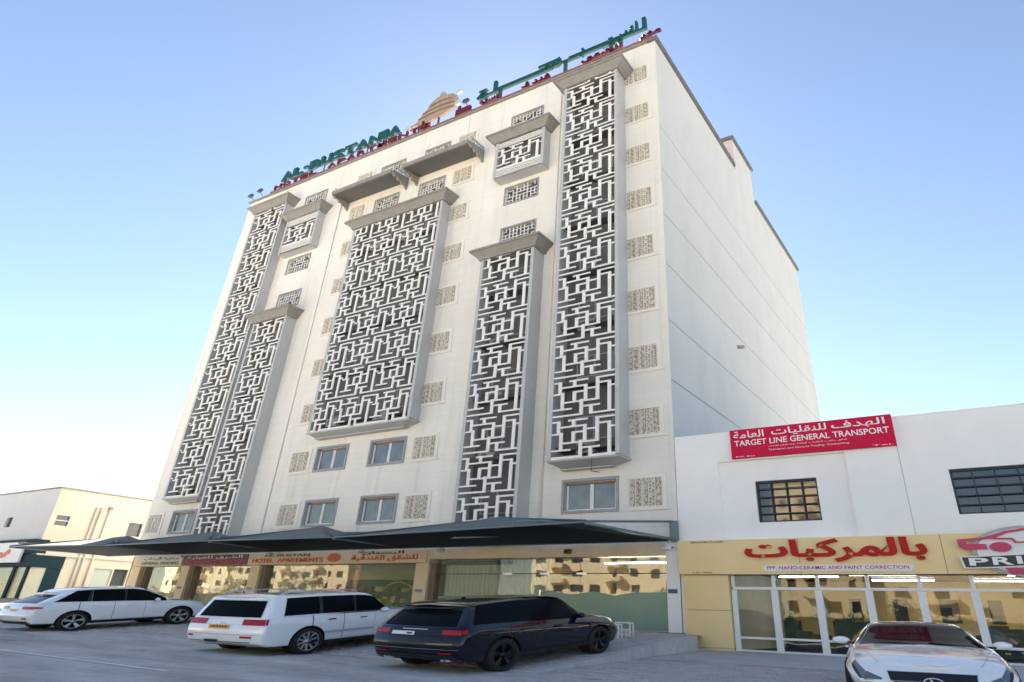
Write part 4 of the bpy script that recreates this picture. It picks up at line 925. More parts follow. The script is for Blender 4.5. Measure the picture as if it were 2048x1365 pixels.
# ------------------------------------------------------------------ cars
def interp(arr, t):
    """monotone cubic through equally indexed rows of 3-D points"""
    n = len(arr); i = min(int(t), n - 2); f = t - i
    def d(k):
        if k <= 0: return [arr[1][c] - arr[0][c] for c in range(3)]
        if k >= n - 1: return [arr[n - 1][c] - arr[n - 2][c] for c in range(3)]
        out = []
        for c in range(3):
            a, b_ = arr[k][c] - arr[k - 1][c], arr[k + 1][c] - arr[k][c]
            out.append(0.0 if a * b_ <= 0 else 2 * a * b_ / (a + b_))
        return out
    d0, d1 = d(i), d(i + 1); h00 = 2 * f ** 3 - 3 * f * f + 1; h10 = f ** 3 - 2 * f * f + f; h01 = -2 * f ** 3 + 3 * f * f; h11 = f ** 3 - f * f
    return tuple(h00 * arr[i][c] + h10 * d0[c] + h01 * arr[i + 1][c] + h11 * d1[c] for c in range(3))

def station(y, xm, zb, xb, zr, xr, zt, dy=None, zbot=.26, zs=.36, crease=.0):
    dy = dy or [0] * 9
    r = [(0, zbot), (xm - .14, zbot), (xm - .035, zs), (xm - .005, zs + .38 * (zb - zs)), (xm, zb - .20), (xb, zb), (xr, zr), (xr * .66, zr + (zt - zr) * .72), (0, zt)]
    return [(x, y + dy[k], z) for k, (x, z) in enumerate(r)]

class Car:
    def __init__(s, name, label, st, paint, org, head, pitch, scl, group=None, rim='rim_silver', wheels=None, wr=.39, ww=.25, roof=None):
        s.st = st; s.N = len(st); s.paint = paint; s.scl = scl
        s.root = thing(name, org, label, 'car', group); s.root['_o'] = (0, 0, 0)
        s.root.rotation_mode = 'XYZ'; s.root.rotation_euler = (pitch, 0, -head)
        s.rows = [[st[i][j] for i in range(s.N)] for j in range(9)]
    def S(s, u, v):
        col = [interp(row, u) for row in s.rows]; j = min(int(v), 7); f = v - j
        # rounded blend across the rows
        p0 = col[max(j - 1, 0)] if j > 0 else (-col[1][0], col[1][1], col[1][2]); p1, p2 = col[j], col[j + 1]; p3 = col[j + 2] if j + 2 < 9 else (-col[7][0], col[7][1], col[7][2])
        T = .34
        return tuple((2 * f ** 3 - 3 * f * f + 1) * p1[c] + (f ** 3 - 2 * f * f + f) * T * (p2[c] - p0[c]) + (-2 * f ** 3 + 3 * f * f) * p2[c] + (f ** 3 - f * f) * T * (p3[c] - p1[c]) for c in range(3))
    def cap(s, front, q, v, bul=.07):
        p = s.S(s.N - 1 if front else 0, v); k = 1 if front else -1
        e = 1 - abs(q) ** 2.6
        return (p[0] * q, p[1] + k * bul * e * min(1, max(0, v - 1)), p[2])
    def out(s, P): return (P[0] * s.scl[0], P[1] * s.scl[1], P[2] * s.scl[2])
    def finish(s, mb, name, mats, parent=None, fix=True):
        mb.v = [s.out(p) for p in mb.v]; o = mb.build(name, mats, None, fix); o.parent = parent or s.root; return o
    def grid(s, fn, nu, nv, mi=0, mb=None, flip=False, mir=False):
        b = mb or MB(); base = len(b.v)
        for i in range(nu + 1):
            for j in range(nv + 1):
                p = fn(i / nu, j / nv); b.v.append((-p[0], p[1], p[2]) if mir else p)
        for i in range(nu):
            for j in range(nv):
                a = base + i * (nv + 1) + j; q = (a, a + nv + 1, a + nv + 2, a + 1); q = q if not (flip ^ mir) else tuple(reversed(q))
                b.f.append(q); b.m.append(mi); b.sm.append(True)
        return b
    def N_(s, u, v, side=1):
        e = .02; a, b_ = s.S(max(0, u - e), v), s.S(min(s.N - 1, u + e), v); c, d = s.S(u, max(0, v - e)), s.S(u, min(8, v + e))
        n = (Vector(b_) - Vector(a)).cross(Vector(d) - Vector(c)); n.normalize(); return n
    def off(s, u, v, o):
        n = s.N_(u, v); p = s.S(u, v); cen = Vector((0, p[1], .8))
        if n.dot(Vector(p) - cen) < 0: n = -n
        return tuple(Vector(p) + n * o)
    def side(s, name, m, u0, u1, v0, v1, o=.006, nu=10, nv=4, parent=None, both=True, taper=None, sides=(1, -1), u2=None, u3=None):
        obs = []
        u2 = u0 if u2 is None else u2; u3 = u1 if u3 is None else u3
        for sd in sides:
            def fn(a, c):
                ua, ub = u0 + (u2 - u0) * c, u1 + (u3 - u1) * c
                return s.off(ua + (ub - ua) * a, v0 + (v1 - v0) * c, o)
            b = s.grid(fn, nu, nv, mir=sd < 0)
            obs.append(s.finish(b, name, m, parent))
        return obs
    def capp(s, name, m, front, q0, q1, v0, v1, o=.008, nq=8, nv=4, parent=None, q2=None, q3=None):
        k = 1 if front else -1; q2 = q0 if q2 is None else q2; q3 = q1 if q3 is None else q3
        def fn(a, c):
            qa, qb = q0 + (q2 - q0) * c, q1 + (q3 - q1) * c
            p = s.cap(front, qa + (qb - qa) * a, v0 + (v1 - v0) * c); return (p[0], p[1] + k * o, p[2])
        return s.finish(s.grid(fn, nq, nv), name, m, parent)
    def body(s, wy, wr, arch):
        b = MB(); NU, NV = (s.N - 1) * 6, 32
        for mir in (False, True): s.grid(lambda a, c: s.S(a * (s.N - 1), c * 8), NU, NV, mb=b, mir=mir)
        for fr in (False, True): s.grid(lambda a, c: s.cap(fr, -1 + 2 * a, c * 8), 16, NV, mb=b)
        me = b.mesh('body', [s.paint, 'trim_black'])
        for p in me.polygons:
            z = sum(me.vertices[i].co.z for i in p.vertices) / len(p.vertices)
            if z < .34: p.material_index = 1
        o = bpy.data.objects.new('body', me); COL.objects.link(o)
        cuts = []
        for y in wy:
            for sx in (1, -1):
                c = MB(); n = 28; prof = [(y + arch * math.cos(2 * math.pi * i / n), wr + arch * math.sin(2 * math.pi * i / n)) for i in range(n)]
                c.prism(prof, 'x', sx * .50, sx * 1.3); co = c.build('cut', 'trim_black', None); cuts.append(co)
                md = o.modifiers.new('b', 'BOOLEAN'); md.operation = 'DIFFERENCE'; md.object = co; md.solver = 'EXACT'; md.material_mode = 'TRANSFER'
        dg = bpy.context.evaluated_depsgraph_get(); m2 = bpy.data.meshes.new_from_object(o.evaluated_get(dg))
        bpy.data.objects.remove(o)
        for c in cuts: bpy.data.objects.remove(c)
        bm = bmesh.new(); bm.from_mesh(m2); bmesh.ops.triangulate(bm, faces=[f for f in bm.faces if len(f.verts) > 4])
        for f in bm.faces: f.smooth = True
        for e in bm.edges:
            if len(e.link_faces) == 2 and e.calc_face_angle(0) > R(38): e.smooth = False
        bm.to_mesh(m2); bm.free()
        for v in m2.vertices: v.co = s.out(v.co)
        m2.name = 'body'; ob = bpy.data.objects.new('body', m2); COL.objects.link(ob); ob.parent = s.root; s.bod = ob
        return ob
    def wheels(s, wy, r, wd, track, rimm, nsp=5, double=True):
        for y in wy:
            for sx in (1, -1):
                xo = sx * track; xi = sx * (track - wd)
                b = MB(); n = 40
                prof = [(r * .70, 0.0), (r * .76, .012), (r * .93, .008), (r * .985, -.02), (r, -.05), (r, -wd + .05), (r * .97, -wd), (r * .6, -wd)]
                def ring(rr, xx): return [(xo + sx * xx, y + rr * math.cos(2 * math.pi * i / n), r + rr * math.sin(2 * math.pi * i / n)) for i in range(n)]
                def lathe(mb, prof, mi=0):
                    base = len(mb.v)
                    for rr, xx in prof: mb.v += ring(rr, xx)
                    for k in range(len(prof) - 1):
                        for i in range(n):
                            j = (i + 1) % n; mb.f.append((base + k * n + i, base + k * n + j, base + (k + 1) * n + j, base + (k + 1) * n + i)); mb.m.append(mi); mb.sm.append(True)
                lathe(b, prof); w_ = s.finish(b, 'wheel', 'tyre')
                b = MB(); lathe(b, [(r * .715, .004), (r * .69, .0), (r * .67, -.03), (r * .66, -.14), (.001, -.15)], 1)
                for k in range(nsp):
                    for dd in ((-.12, .12) if double else (0,)):
                        a = 2 * math.pi * k / nsp + .3; a1 = a + dd
                        def pt(rr, ang, lat, xx): return (xo + sx * xx, y + rr * math.cos(ang) - lat * math.sin(ang), r + rr * math.sin(ang) + lat * math.cos(ang))
                        wi, wo_ = r * .05, r * .065
                        q = [pt(r * .12, a, -wi, -.03), pt(r * .12, a, wi, -.03), pt(r * .69, a1, wo_, -.012), pt(r * .69, a1, -wo_, -.012)]
                        q2 = [(p[0] - sx * .04, p[1], p[2]) for p in q]
                        b.face(q, 0); b.face(list(reversed(q2)), 0)
                        for i in range(4): j = (i + 1) % 4; b.face([q[i], q2[i], q2[j], q[j]], 0)
                    # hub
                lathe(b, [(r * .19, -.05), (r * .18, -.02), (.002, -.012)], 0); lathe(b, [(r * .715, .004), (r * .66, -.004)], 0)
                s.finish(b, 'rim', [rimm, 'trim_black'], w_)
    def mirror(s, y, z, x, m, parent=None, w_=.17):
        for sx in (1, -1):
            b = MB(); n = 10; k = 6
            for i in range(k + 1):
                t = i / k; rr = math.sin(math.pi * (.08 + .84 * t)) ** .6
                for j in range(n):
                    a = 2 * math.pi * j / n; b.v.append((sx * (x + t * w_ * 1.3), y + .07 * rr * math.cos(a) - .03 * t, z + .085 * rr * math.sin(a) + .02))
            for i in range(k):
                for j in range(n):
                    j2 = (j + 1) % n; b.f.append((i * n + j, i * n + j2, (i + 1) * n + j2, (i + 1) * n + j)); b.m.append(0); b.sm.append(True)
            b.f.append(tuple(range(n))); b.m.append(0); b.sm.append(False); b.f.append(tuple(k * n + i for i in range(n))); b.m.append(0); b.sm.append(False)
            b.box(min(sx * (x - .08), sx * (x + .03)), max(sx * (x - .08), sx * (x + .03)), y - .03, y + .04, z - .05, z + .0, 1)
            s.finish(b, 'side_mirror', [m, 'trim_black'])
    def bx(s, name, m, *a, parent=None): return s.finish(MB().box(*a), name, m, parent)
    def handles(s, pts, m='chrome', x=None):
        for sx in (1, -1):
            for (y, z, xx) in pts:
                b = MB().box(min(sx * (xx + .01), sx * (xx + .045)), max(sx * (xx + .01), sx * (xx + .045)), y - .11, y + .11, z - .018, z + .018)
                s.finish(b, 'door_handle', m)

def suv_glass(c, us, v0=5.12, v1=5.90, bm_='trim_black'):
    """side windows between the pillar positions us = [(u0,u1),...] and door seams"""
    for (a, b_) in us:
        for g_ in c.side('side_window', 'car_glass', a, b_, v0, v1, .008, 10, 5): pass

PITCH = math.atan(.062)
# --- white large SUV -------------------------------------------------------
D0 = [0] * 9
st = [station(-1.15, .955, 1.15, .92, 1.72, .78, 1.80, [.12, .1, .04, 0, .03, .08, .30, .25, .24], zbot=.38, zs=.45),
      station(-1.09, .975, 1.16, .945, 1.75, .80, 1.84, [.08, .06, .02, 0, .01, .06, .29, .26, .25], zbot=.36, zs=.44),
      station(-.80, .985, 1.17, .96, 1.77, .825, 1.875, [0, 0, 0, 0, 0, .02, .16, .15, .15], zbot=.3),
      station(.40, .985, 1.17, .96, 1.80, .84, 1.89), station(1.30, .985, 1.165, .96, 1.795, .84, 1.885),
      station(1.85, .985, 1.16, .955, 1.74, .82, 1.845), station(2.15, .985, 1.165, .95, 1.49, .85, 1.59), station(2.5, .985, 1.18, .94, 1.21, .88, 1.28),
      station(3.1, .98, 1.14, .92, 1.18, .82, 1.25), station(3.55, .96, 1.05, .90, 1.10, .76, 1.17, [0, 0, 0, 0, 0, 0, -.03, -.03, -.03]),
      station(3.80, .90, .92, .80, .99, .64, 1.05, [-.3, -.2, -.05, 0, -.02, -.06, -.12, -.10, -.08])]
lc = Car('parked_car', 'white large SUV with yellow rear plate between the dark SUV and the crossover', st, 'car_white', (-15.66, 12.07, zplat(-15.66, 12.3) - .01), R(-2.35), PITCH, (1.36, 1.10, .66), 'cars parked nose-in before the hotel')
lc.body((0, 2.85), .40, .47)
lc.wheels((0, 2.85), .40, .27, .99, 'rim_silver', 10, False)
suv_glass(lc, [(2.12, 2.86), (2.93, 3.95), (4.03, 6.6)])
lc.side('window_pillar', 'trim_black', 2.86, 2.93, 5.12, 5.9, .009, 1, 4); lc.side('window_pillar', 'trim_black', 3.95, 4.03, 5.12, 5.9, .009, 1, 4)
lc.capp('rear_window', 'car_glass', False, -.86, .86, 5.12, 5.86, .012, 12, 5)
lc.capp('roof_spoiler', 'car_white', False, -.93, .93, 5.93, 6.5, .07, 12, 3)
lc.side('windscreen', 'car_glass', 5.12, 6.93, 6.05, 8, .006, 10, 6)
for sd in (1, -1):
    b = lc.grid(lambda a, c_: (lambda p: (sd * p[0], p[1], p[2]))(lc.off(0 + .9 * a, 4.12 + .82 * c_, .012)), 5, 3)
    lc.grid(lambda a, c_: (lambda p: (sd * p[0], p[1] - .012, p[2]))(lc.cap(False, .48 + .52 * a, 4.12 + .82 * c_)), 6, 3, mb=b)
    lc.finish(b, 'tail_light', 'lamp_red')
lc.capp('number_plate', 'plate_yellow', False, -.36, .18, 3.55, 4.1, .02, 4, 2)
lc.capp('plate_trim', 'chrome', False, -.5, .5, 4.12, 4.2, .02, 6, 1)
for k in range(6): lc.capp('plate_digit', 'trim_black', False, -.30 + k * .075, -.255 + k * .075, 3.68, 3.95, .024, 1, 1)
for q0, q1 in ((.50, .78), (-.95, -.78)): lc.capp('bumper_reflector', 'lamp_red', False, q0, q1, 2.55, 2.72, .012, 3, 1)
lc.capp('bumper_slot', 'trim_black', False, -.9, .75, 2.05, 2.17, .01, 8, 1); lc.capp('tow_cover', 'trim_black', False, -.42, -.05, 1.95, 2.35, .03, 3, 2)
lc.capp('tailgate_seam', 'trim_black', False, -.82, .82, 2.83, 2.86, .006, 8, 1)
lc.capp('badge', 'chrome', False, -.07, .07, 4.25, 4.45, .012, 2, 2)
lc.handles([(.55, 1.03, .975), (1.5, 1.02, .975)], 'chrome')
for ys in (.92, 1.98): 
    for sx in (1, -1):
        u = 3 + (ys - .4) / .9 if ys < 1.3 else 5 + .0
for u in (3.55, 2.72, 5.15): lc.side('door_seam', 'trim_black', u, u + .018, 2.3, 5.05, .002, 1, 8)
lc.side('belt_trim', 'chrome', 2.12, 6.6, 5.03, 5.10, .01, 24, 1)
lc.side('door_moulding', 'grey_metal', 3.0, 5.0, 2.75, 3.0, .022, 14, 2)
lc.side('side_step', 'trim_black', 2.72, 5.3, 1.6, 2.15, .03, 14, 2)
for sx in (1, -1):
    b = MB()
    pts = [(sx * .70, -.6, 1.86), (sx * .72, -.4, 1.93), (sx * .73, .5, 1.95), (sx * .73, 1.3, 1.94), (sx * .71, 1.55, 1.87)]
    for i in range(4): b.tube(pts[i], pts[i + 1], .024, 6)
    lc.finish(b, 'roof_rail', 'rail_silver')
lc.mirror(2.15, 1.2, .93, 'car_white')
for sd in (1, -1): lc.capp('headlight', 'lamp_clear', True, sd * .55, sd * .98, 3.7, 4.5, .012, 4, 2)
lc.capp('front_grille', 'trim_black', True, -.45, .45, 3.0, 4.4, .012, 8, 3)

# --- dark navy SUV -----------------------------------------------------------
st = [station(-1.0, .945, 1.15, .90, 1.56, .72, 1.65, [.16, .12, .06, 0, .04, .09, .38, .31, .29], zbot=.36, zs=.42),
      station(-.93, .98, 1.16, .935, 1.585, .74, 1.67, [.1, .06, .03, 0, .03, .07, .36, .30, .28], zbot=.33, zs=.40),
      station(-.60, 1.0, 1.165, .955, 1.63, .755, 1.715, [0, 0, 0, 0, 0, .02, .20, .18, .18], zbot=.3),
      station(.45, 1.0, 1.14, .955, 1.685, .77, 1.775), station(1.35, 1.0, 1.105, .955, 1.70, .79, 1.79), station(1.85, 1.0, 1.09, .95, 1.645, .78, 1.75),
      station(2.2, 1.0, 1.085, .94, 1.39, .81, 1.49), station(2.6, 1.0, 1.08, .92, 1.12, .85, 1.19), station(3.2, .99, 1.04, .90, 1.08, .78, 1.15),
      station(3.6, .95, .94, .84, 1.0, .68, 1.06, [0, 0, 0, 0, 0, 0, -.04, -.04, -.04]), station(3.85, .86, .82, .76, .88, .60, .94, [-.3, -.2, -.08, 0, -.03, -.08, -.14, -.12, -.10])]
rr = Car('parked_car', 'dark navy SUV with black roof and white rear plate nearest the kerb', st, 'car_navy', (-10.10, 12.40, zplat(-10.1, 12.4) - .005), R(2.9), PITCH, (1.234, 1.229, .70), 'cars parked nose-in before the hotel')
rr.body((0, 2.92), .395, .455)
rr.wheels((0, 2.92), .395, .28, 1.0, 'rim_black', 5, True)
rr.side('side_glass_band', 'car_glass', 1.6, 6.75, 5.08, 5.93, .007, 30, 5)
rr.side('roof_panel', 'car_black', 1.2, 4.95, 6.0, 8, .008, 16, 8)
rr.side('windscreen', 'car_glass', 5.1, 6.95, 6.05, 8, .006, 10, 6)
rr.capp('rear_window', 'car_glass', False, -.88, .88, 5.08, 5.86, .012, 12, 5)
b = MB()
rr.capp('roof_spoiler', 'car_black', False, -.96, .96, 5.94, 6.6, .06, 14, 3)
for sd in (1, -1):
    b = rr.grid(lambda a, c_: (lambda p: (sd * p[0], p[1], p[2]))(rr.off(0 + 1.15 * a, 4.15 + .5 * c_, .012)), 6, 3)
    rr.grid(lambda a, c_: (lambda p: (sd * p[0], p[1] - .012, p[2]))(rr.cap(False, .62 + .38 * a, 4.1 + .55 * c_)), 5, 3, mb=b)
    rr.finish(b, 'tail_light', 'lamp_red')
rr.capp('tailgate_band', 'car_black', False, -.62, .62, 3.85, 4.6, .009, 8, 3)
rr.capp('number_plate', 'plate_white', False, -.52, .02, 3.95, 4.42, .022, 4, 2)
rr.capp('plate_number', 'trim_black', False, -.16, -.03, 4.08, 4.3, .024, 2, 1)
rr.capp('lettering_strip', 'rail_silver', False, -.30, .30, 4.62, 4.72, .011, 6, 1)
rr.capp('bumper_crease', 'rail_silver', False, -.97, .97, 2.72, 2.75, .01, 12, 1)
rr.capp('lower_diffuser', 'trim_black', False, -.95, .95, 1.6, 2.35, .012, 12, 3)
for q0, q1 in ((.58, .85), (-.85, -.58)): rr.capp('bumper_reflector', 'lamp_red', False, q0, q1, 2.42, 2.52, .014, 3, 1)
for x in (-.62, .62): rr.finish(MB().tube((x - .05, -.97, .37), (x - .05, -.8, .37), .032, 10).tube((x + .05, -.97, .37), (x + .05, -.8, .37), .032, 10), 'exhaust_pipe', 'chrome')
rr.handles([(.55, .97, .985), (1.5, .96, .985)], 'car_navy')
for u in (3.6, 2.75, 5.2): rr.side('door_seam', 'trim_black', u, u + .018, 2.3, 5.05, .002, 1, 8)
rr.side('sill_cover', 'trim_black', 2.6, 7.5, 1.7, 2.25, .012, 20, 2)
rr.side('side_vent', 'rim_black', 6.9, 7.05, 3.6, 4.3, .012, 2, 2)
rr.mirror(2.2, 1.16, .92, 'car_navy')
for sd in (1, -1): rr.capp('headlight', 'lamp_clear', True, sd * .55, sd * .98, 3.8, 4.5, .012, 4, 2)
rr.capp('front_grille', 'trim_black', True, -.5, .5, 3.2, 4.4, .012, 8, 3)
rr.finish(MB().frustum((-.02, .02, .05, .25), 1.70, (-.01, .01, .02, .08), 1.80), 'roof_antenna', 'car_black')

# --- silver-white crossover at far left ------------------------------------------
st = [station(-1.03, .89, 1.08, .85, 1.44, .64, 1.52, [.2, .15, .08, 0, .08, .16, .72, .66, .63], zbot=.34, zs=.40),
      station(-.94, .93, 1.10, .89, 1.48, .67, 1.57, [.12, .08, .03, 0, .03, .13, .70, .64, .61], zbot=.30, zs=.38),
      station(-.55, .94, 1.10, .90, 1.555, .71, 1.635, [0, 0, 0, 0, 0, .06, .46, .42, .40], zbot=.28),
      station(.45, .942, 1.07, .91, 1.61, .75, 1.69), station(1.2, .942, 1.05, .91, 1.615, .75, 1.695), station(1.65, .942, 1.03, .895, 1.56, .69, 1.655),
      station(2.05, .942, 1.025, .89, 1.33, .74, 1.42), station(2.5, .94, 1.02, .88, 1.06, .80, 1.13), station(3.05, .93, .97, .86, 1.01, .74, 1.08),
      station(3.45, .89, .88, .80, .93, .62, .99, [0, 0, 0, 0, 0, 0, -.05, -.05, -.05]), station(3.74, .74, .74, .62, .79, .46, .84, [-.28, -.2, -.08, 0, -.04, -.12, -.22, -.2, -.18])]
rx = Car('parked_car', 'pearl white crossover parked at far left before the corner shop', st, 'car_pearl', (-26.53, 12.34, zplat(-26.53, 12.3) - .005), R(2.2), PITCH, (1.254, 1.20, .71), 'cars parked nose-in before the hotel')
rx.body((0, 2.74), .37, .43)
rx.wheels((0, 2.74), .37, .24, .94, 'rim_silver', 5, True)
rx.side('side_window', 'car_glass', 1.75, 2.75, 5.12, 5.9, .008, 8, 5, u2=2.2); rx.side('side_window', 'car_glass', 2.85, 3.9, 5.12, 5.9, .008, 8, 5); rx.side('side_window', 'car_glass', 3.98, 6.6, 5.12, 5.9, .008, 12, 5)
for u in (2.75, 3.9): rx.side('window_pillar', 'trim_black', u, u + .09, 5.12, 5.9, .009, 1, 4)
rx.side('windscreen', 'car_glass', 5.12, 6.93, 6.05, 8, .006, 10, 6)
rx.capp('rear_window', 'car_glass', False, -.84, .84, 5.12, 5.86, .012, 12, 5)
rx.capp('roof_spoiler', 'car_pearl', False, -.95, .95, 5.9, 6.6, .10, 12, 3)
for sd in (1, -1):
    b = rx.grid(lambda a, c_: (lambda p: (sd * p[0], p[1], p[2]))(rx.off(0 + 1.5 * a, 4.05 + (.5 - .25 * a) * c_, .012)), 6, 3)
    rx.grid(lambda a, c_: (lambda p: (sd * p[0], p[1] - .012, p[2]))(rx.cap(False, .42 + .58 * a, 4.05 + .5 * c_)), 6, 3, mb=b)
    rx.finish(b, 'tail_light', 'lamp_red')
rx.capp('number_plate', 'plate_yellow', False, -.22, .22, 3.75, 4.05, .02, 4, 2)
rx.capp('lower_valance', 'trim_black', False, -.92, .92, 1.6, 2.2, .012, 10, 2)
rx.side('sill_cover', 'trim_black', 2.4, 7.2, 1.7, 2.12, .012, 20, 2)
for q0, q1 in ((.70, .92),): rx.capp('bumper_vent', 'trim_black', False, q0, q1, 2.5, 2.65, .012, 3, 1)
rx.handles([(.45, .93, .935), (1.35, .92, .935)], 'car_pearl')
for u in (3.55, 2.6, 5.15): rx.side('door_seam', 'trim_black', u, u + .018, 2.3, 5.05, .002, 1, 8)
rx.mirror(2.0, 1.08, .89, 'car_pearl')
for sd in (1, -1): rx.capp('headlight', 'lamp_clear', True, sd * .55, sd * .98, 3.8, 4.5, .012, 4, 2)

# --- white sedan facing the camera --------------------------------------------------
st = [station(-1.02, .80, .98, .74, 1.02, .60, 1.05, [.2, .15, .05, 0, .03, .05, .12, .10, .08], zbot=.3, zs=.36),
      station(-.7, .88, 1.0, .82, 1.06, .66, 1.11), station(-.35, .91, 1.01, .85, 1.10, .70, 1.15), station(.15, .915, 1.0, .85, 1.30, .60, 1.36), station(.65, .915, .98, .85, 1.36, .57, 1.425),
      station(1.15, .915, .96, .845, 1.365, .58, 1.435), station(1.45, .915, .95, .84, 1.32, .59, 1.40), station(1.9, .915, .94, .83, 1.12, .66, 1.20), station(2.4, .915, .92, .82, .95, .75, .995),
      station(3.0, .90, .84, .80, .88, .66, .92), station(3.4, .86, .74, .76, .80, .58, .85, [0, 0, 0, 0, 0, 0, -.02, -.02, -.02]), station(3.66, .74, .60, .66, .69, .50, .735, [-.25, -.18, -.05, .0, .0, -.1, -.16, -.14, -.12])]
IS_H = 2.992; fwd = (math.sin(IS_H), math.cos(IS_H)); Lf = 3.69 * 1.195
iz = zlot(-1.4, 13)
ix, iy = -1.146 - fwd[0] * Lf, 11.094 - fwd[1] * Lf
lx_ = Car('parked_car', 'white sedan facing the camera with dark spindle grille, at lower right', st, 'car_white', (ix, iy, zlot(ix, iy) + .095), IS_H, -math.atan(.018), (1.19, 1.195, .64))
lx_.body((0, 2.80), .34, .39)
lx_.wheels((0, 2.80), .34, .24, .915, 'rim_silver', 10, False)
lx_.side('side_window', 'car_glass', 2.2, 3.95, 5.14, 5.9, .008, 10, 5, u2=3.0); lx_.side('side_window', 'car_glass', 4.05, 7.6, 5.14, 5.9, .008, 14, 5)
lx_.side('windscreen', 'car_glass', 5.95, 7.93, 6.08, 8, .006, 12, 7)
lx_.side('sunroof', 'car_glass', 4.3, 5.6, 6.7, 8, .006, 6, 5)
lx_.side('rear_window', 'car_glass', 2.1, 3.6, 6.1, 8, .006, 8, 5)
def fcap(name, m, poly, o=.012, n=14):
    """front piece: poly = [(q, v) ...] strip given as bottom and top edges"""
    lo, hi = poly
    def li(P, t):
        t *= len(P) - 1; i = min(int(t), len(P) - 2); f = t - i; return (P[i][0] + (P[i + 1][0] - P[i][0]) * f, P[i][1] + (P[i + 1][1] - P[i][1]) * f)
    def fn(a, c_):
        A, B_ = li(lo, a), li(hi, a); q, v = A[0] + (B_[0] - A[0]) * c_, A[1] + (B_[1] - A[1]) * c_
        p = lx_.cap(True, q, v); return (p[0], p[1] + o, p[2])
    return lx_.finish(lx_.grid(fn, n, 5), name, m)
fcap('front_grille', 'trim_black', ([(-.82, 1.5), (0, 1.5), (.82, 1.5)], [(-.50, 3.6), (0, 3.6), (.50, 3.6)]))
fcap('front_grille', 'trim_black', ([(-.50, 3.6), (0, 3.6), (.50, 3.6)], [(-.68, 5.0), (0, 5.05), (.68, 5.0)]))
fcap('grille_surround', 'chrome', ([(-.70, 4.99), (0, 5.04), (.70, 4.99)], [(-.70, 5.07), (0, 5.12), (.70, 5.07)]), .02)
b = MB(); n = 20
cpz = lx_.cap(True, 0, 4.35)
for i in range(n):
    a0, a1 = 2 * math.pi * i / n, 2 * math.pi * (i + 1) / n
    b.tube((.095 * math.cos(a0), cpz[1] + .03, cpz[2] + .065 * math.sin(a0)), (.095 * math.cos(a1), cpz[1] + .03, cpz[2] + .065 * math.sin(a1)), .012, 6)
b.tube((.03, cpz[1] + .03, cpz[2] + .05), (-.01, cpz[1] + .03, cpz[2] - .04), .011, 6); b.tube((-.01, cpz[1] + .03, cpz[2] - .04), (-.07, cpz[1] + .03, cpz[2] - .035), .011, 6)
lx_.finish(b, 'emblem', 'chrome')
NS = lx_.N - 1
for sd in (1, -1):
    b = lx_.grid(lambda a, c_: (lambda p: (sd * p[0], p[1], p[2]))(lx_.off(NS - 1.0 * a * 1.15, 4.2 + (.62 - .2 * a) * c_ + .35 * a, .008)), 8, 3)
    lx_.grid(lambda a, c_: (lambda p: (sd * p[0], p[1] + .01, p[2]))(lx_.cap(True, .72 + .28 * a, 4.25 + (.2 + .4 * a) * c_)), 5, 3, mb=b)
    hl = lx_.finish(b, 'headlight', 'lamp_clear')
    b = lx_.grid(lambda a, c_: (lambda p: (sd * p[0], p[1], p[2]))(lx_.off(NS - .9 * a, 4.2 + .16 * c_ + .35 * a, .018)), 8, 1); lx_.finish(b, 'lamp_line', 'trim_black', hl)
    fcap('bumper_vent', 'trim_black', ([(sd * .86, 1.6), (sd * .97, 1.6)], [(sd * .82, 3.1), (sd * .95, 3.4)]), .012, 4)
lx_.side('hood_seam', 'trim_black', 8.25, 10.75, 6.0, 6.035, .002, 14, 1)
b = MB(); b.box(-.42, .08, 2.0, 2.06, 1.03, 1.10)
lx_.finish(MB().prism([(-.62, 1.02), (-.06, 1.02), (-.1, 1.075), (-.58, 1.075)], 'y', 2.02, 2.04), 'dash_card', 'cyan_card')
for x0 in (-.6, .05): lx_.finish(MB().tube((x0, 2.36, 1.01), (x0 + .5, 2.28, 1.045), .01, 5), 'wiper', 'trim_black')
lx_.mirror(1.95, .99, .86, 'car_white')
for u in (4.0, 7.75): lx_.side('door_seam', 'trim_black', u, u + .018, 2.3, 5.05, .002, 1, 8)
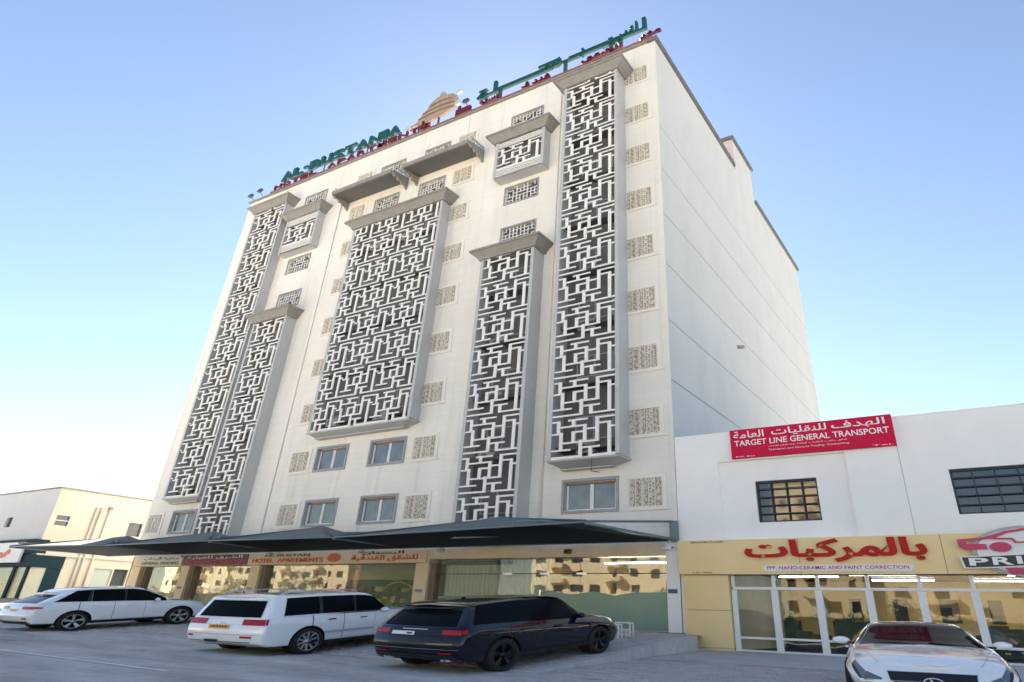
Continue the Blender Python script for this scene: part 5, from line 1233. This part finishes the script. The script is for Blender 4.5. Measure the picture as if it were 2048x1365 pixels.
lx_.handles([(.3, .84, .905), (1.2, .82, .905)], 'car_white')

# --- white two-step stools by the dark car's nose -------------------------------------
def stool(x, y, lab, sc_=1.0):
    z = zplat(x, y) + .01; o = thing('step_stool', (x, y, z), lab, 'step stool', 'white step stools beside the dark SUV')
    W_, dp = .52, .3
    for k in range(2):
        h = (.2 + .17 * k); y0 = y + k * .26
        MB().box(x, x + W_, y0, y0 + .25, z + h - .03, z + h).build('tread', 'white_plastic', o)
        for xx in (x, x + W_ - .04):
            MB().box(xx, xx + .04, y0, y0 + .03, z, z + h - .031).build('leg', 'white_plastic', o); MB().box(xx, xx + .04, y0 + .22, y0 + .25, z, z + h - .031).build('leg', 'white_plastic', o)
        MB().box(x + .041, x + W_ - .041, y0 + .005, y0 + .025, z + .04, z + .065).build('cross_bar', 'white_plastic', o)
stool(-10.45, 19.0, 'white two-step stool nearest the dark SUV nose'); stool(-10.45, 19.75, 'white two-step stool standing behind the other one, by the green film')
# rubble by the yellow pier foot
b = MB(); rnd = random.Random(9)
for k in range(26):
    x, y = rnd.uniform(-9.1, -8.2), rnd.uniform(21.2, 21.8); s_ = rnd.uniform(.02, .06); z = zlot(x, y)
    b.frustum((x, x + s_ * 2, y, y + s_ * 1.6), z, (x + s_ * .4, x + s_ * 1.5, y + s_ * .3, y + s_ * 1.2), z + s_)
props(b.build('rubble', 'kerb_stone', None), 'small broken stones lying at the foot of the yellow pier', 'rubble', None, 'stuff')
b = MB(); rnd = random.Random(12)
for k in range(150):
    x = rnd.uniform(-13.5, KX + 1.2); y = RY + rnd.gauss(-.15, .28); s_ = rnd.uniform(.005, .016); z = (zroad(x, y) if y < RY else (zplat(x, y) if x < KX else zlot(x, y))) + .004
    b.frustum((x, x + s_ * 2, y, y + s_ * 1.6), z, (x + s_ * .4, x + s_ * 1.5, y + s_ * .3, y + s_ * 1.2), z + s_ * .8)
props(b.build('gravel', 'paver_b', None, False), 'loose grit lying along the edge between road and pavers', 'gravel', None, 'stuff')
for o in bpy.data.objects:
    if '_o' in o: del o['_o']
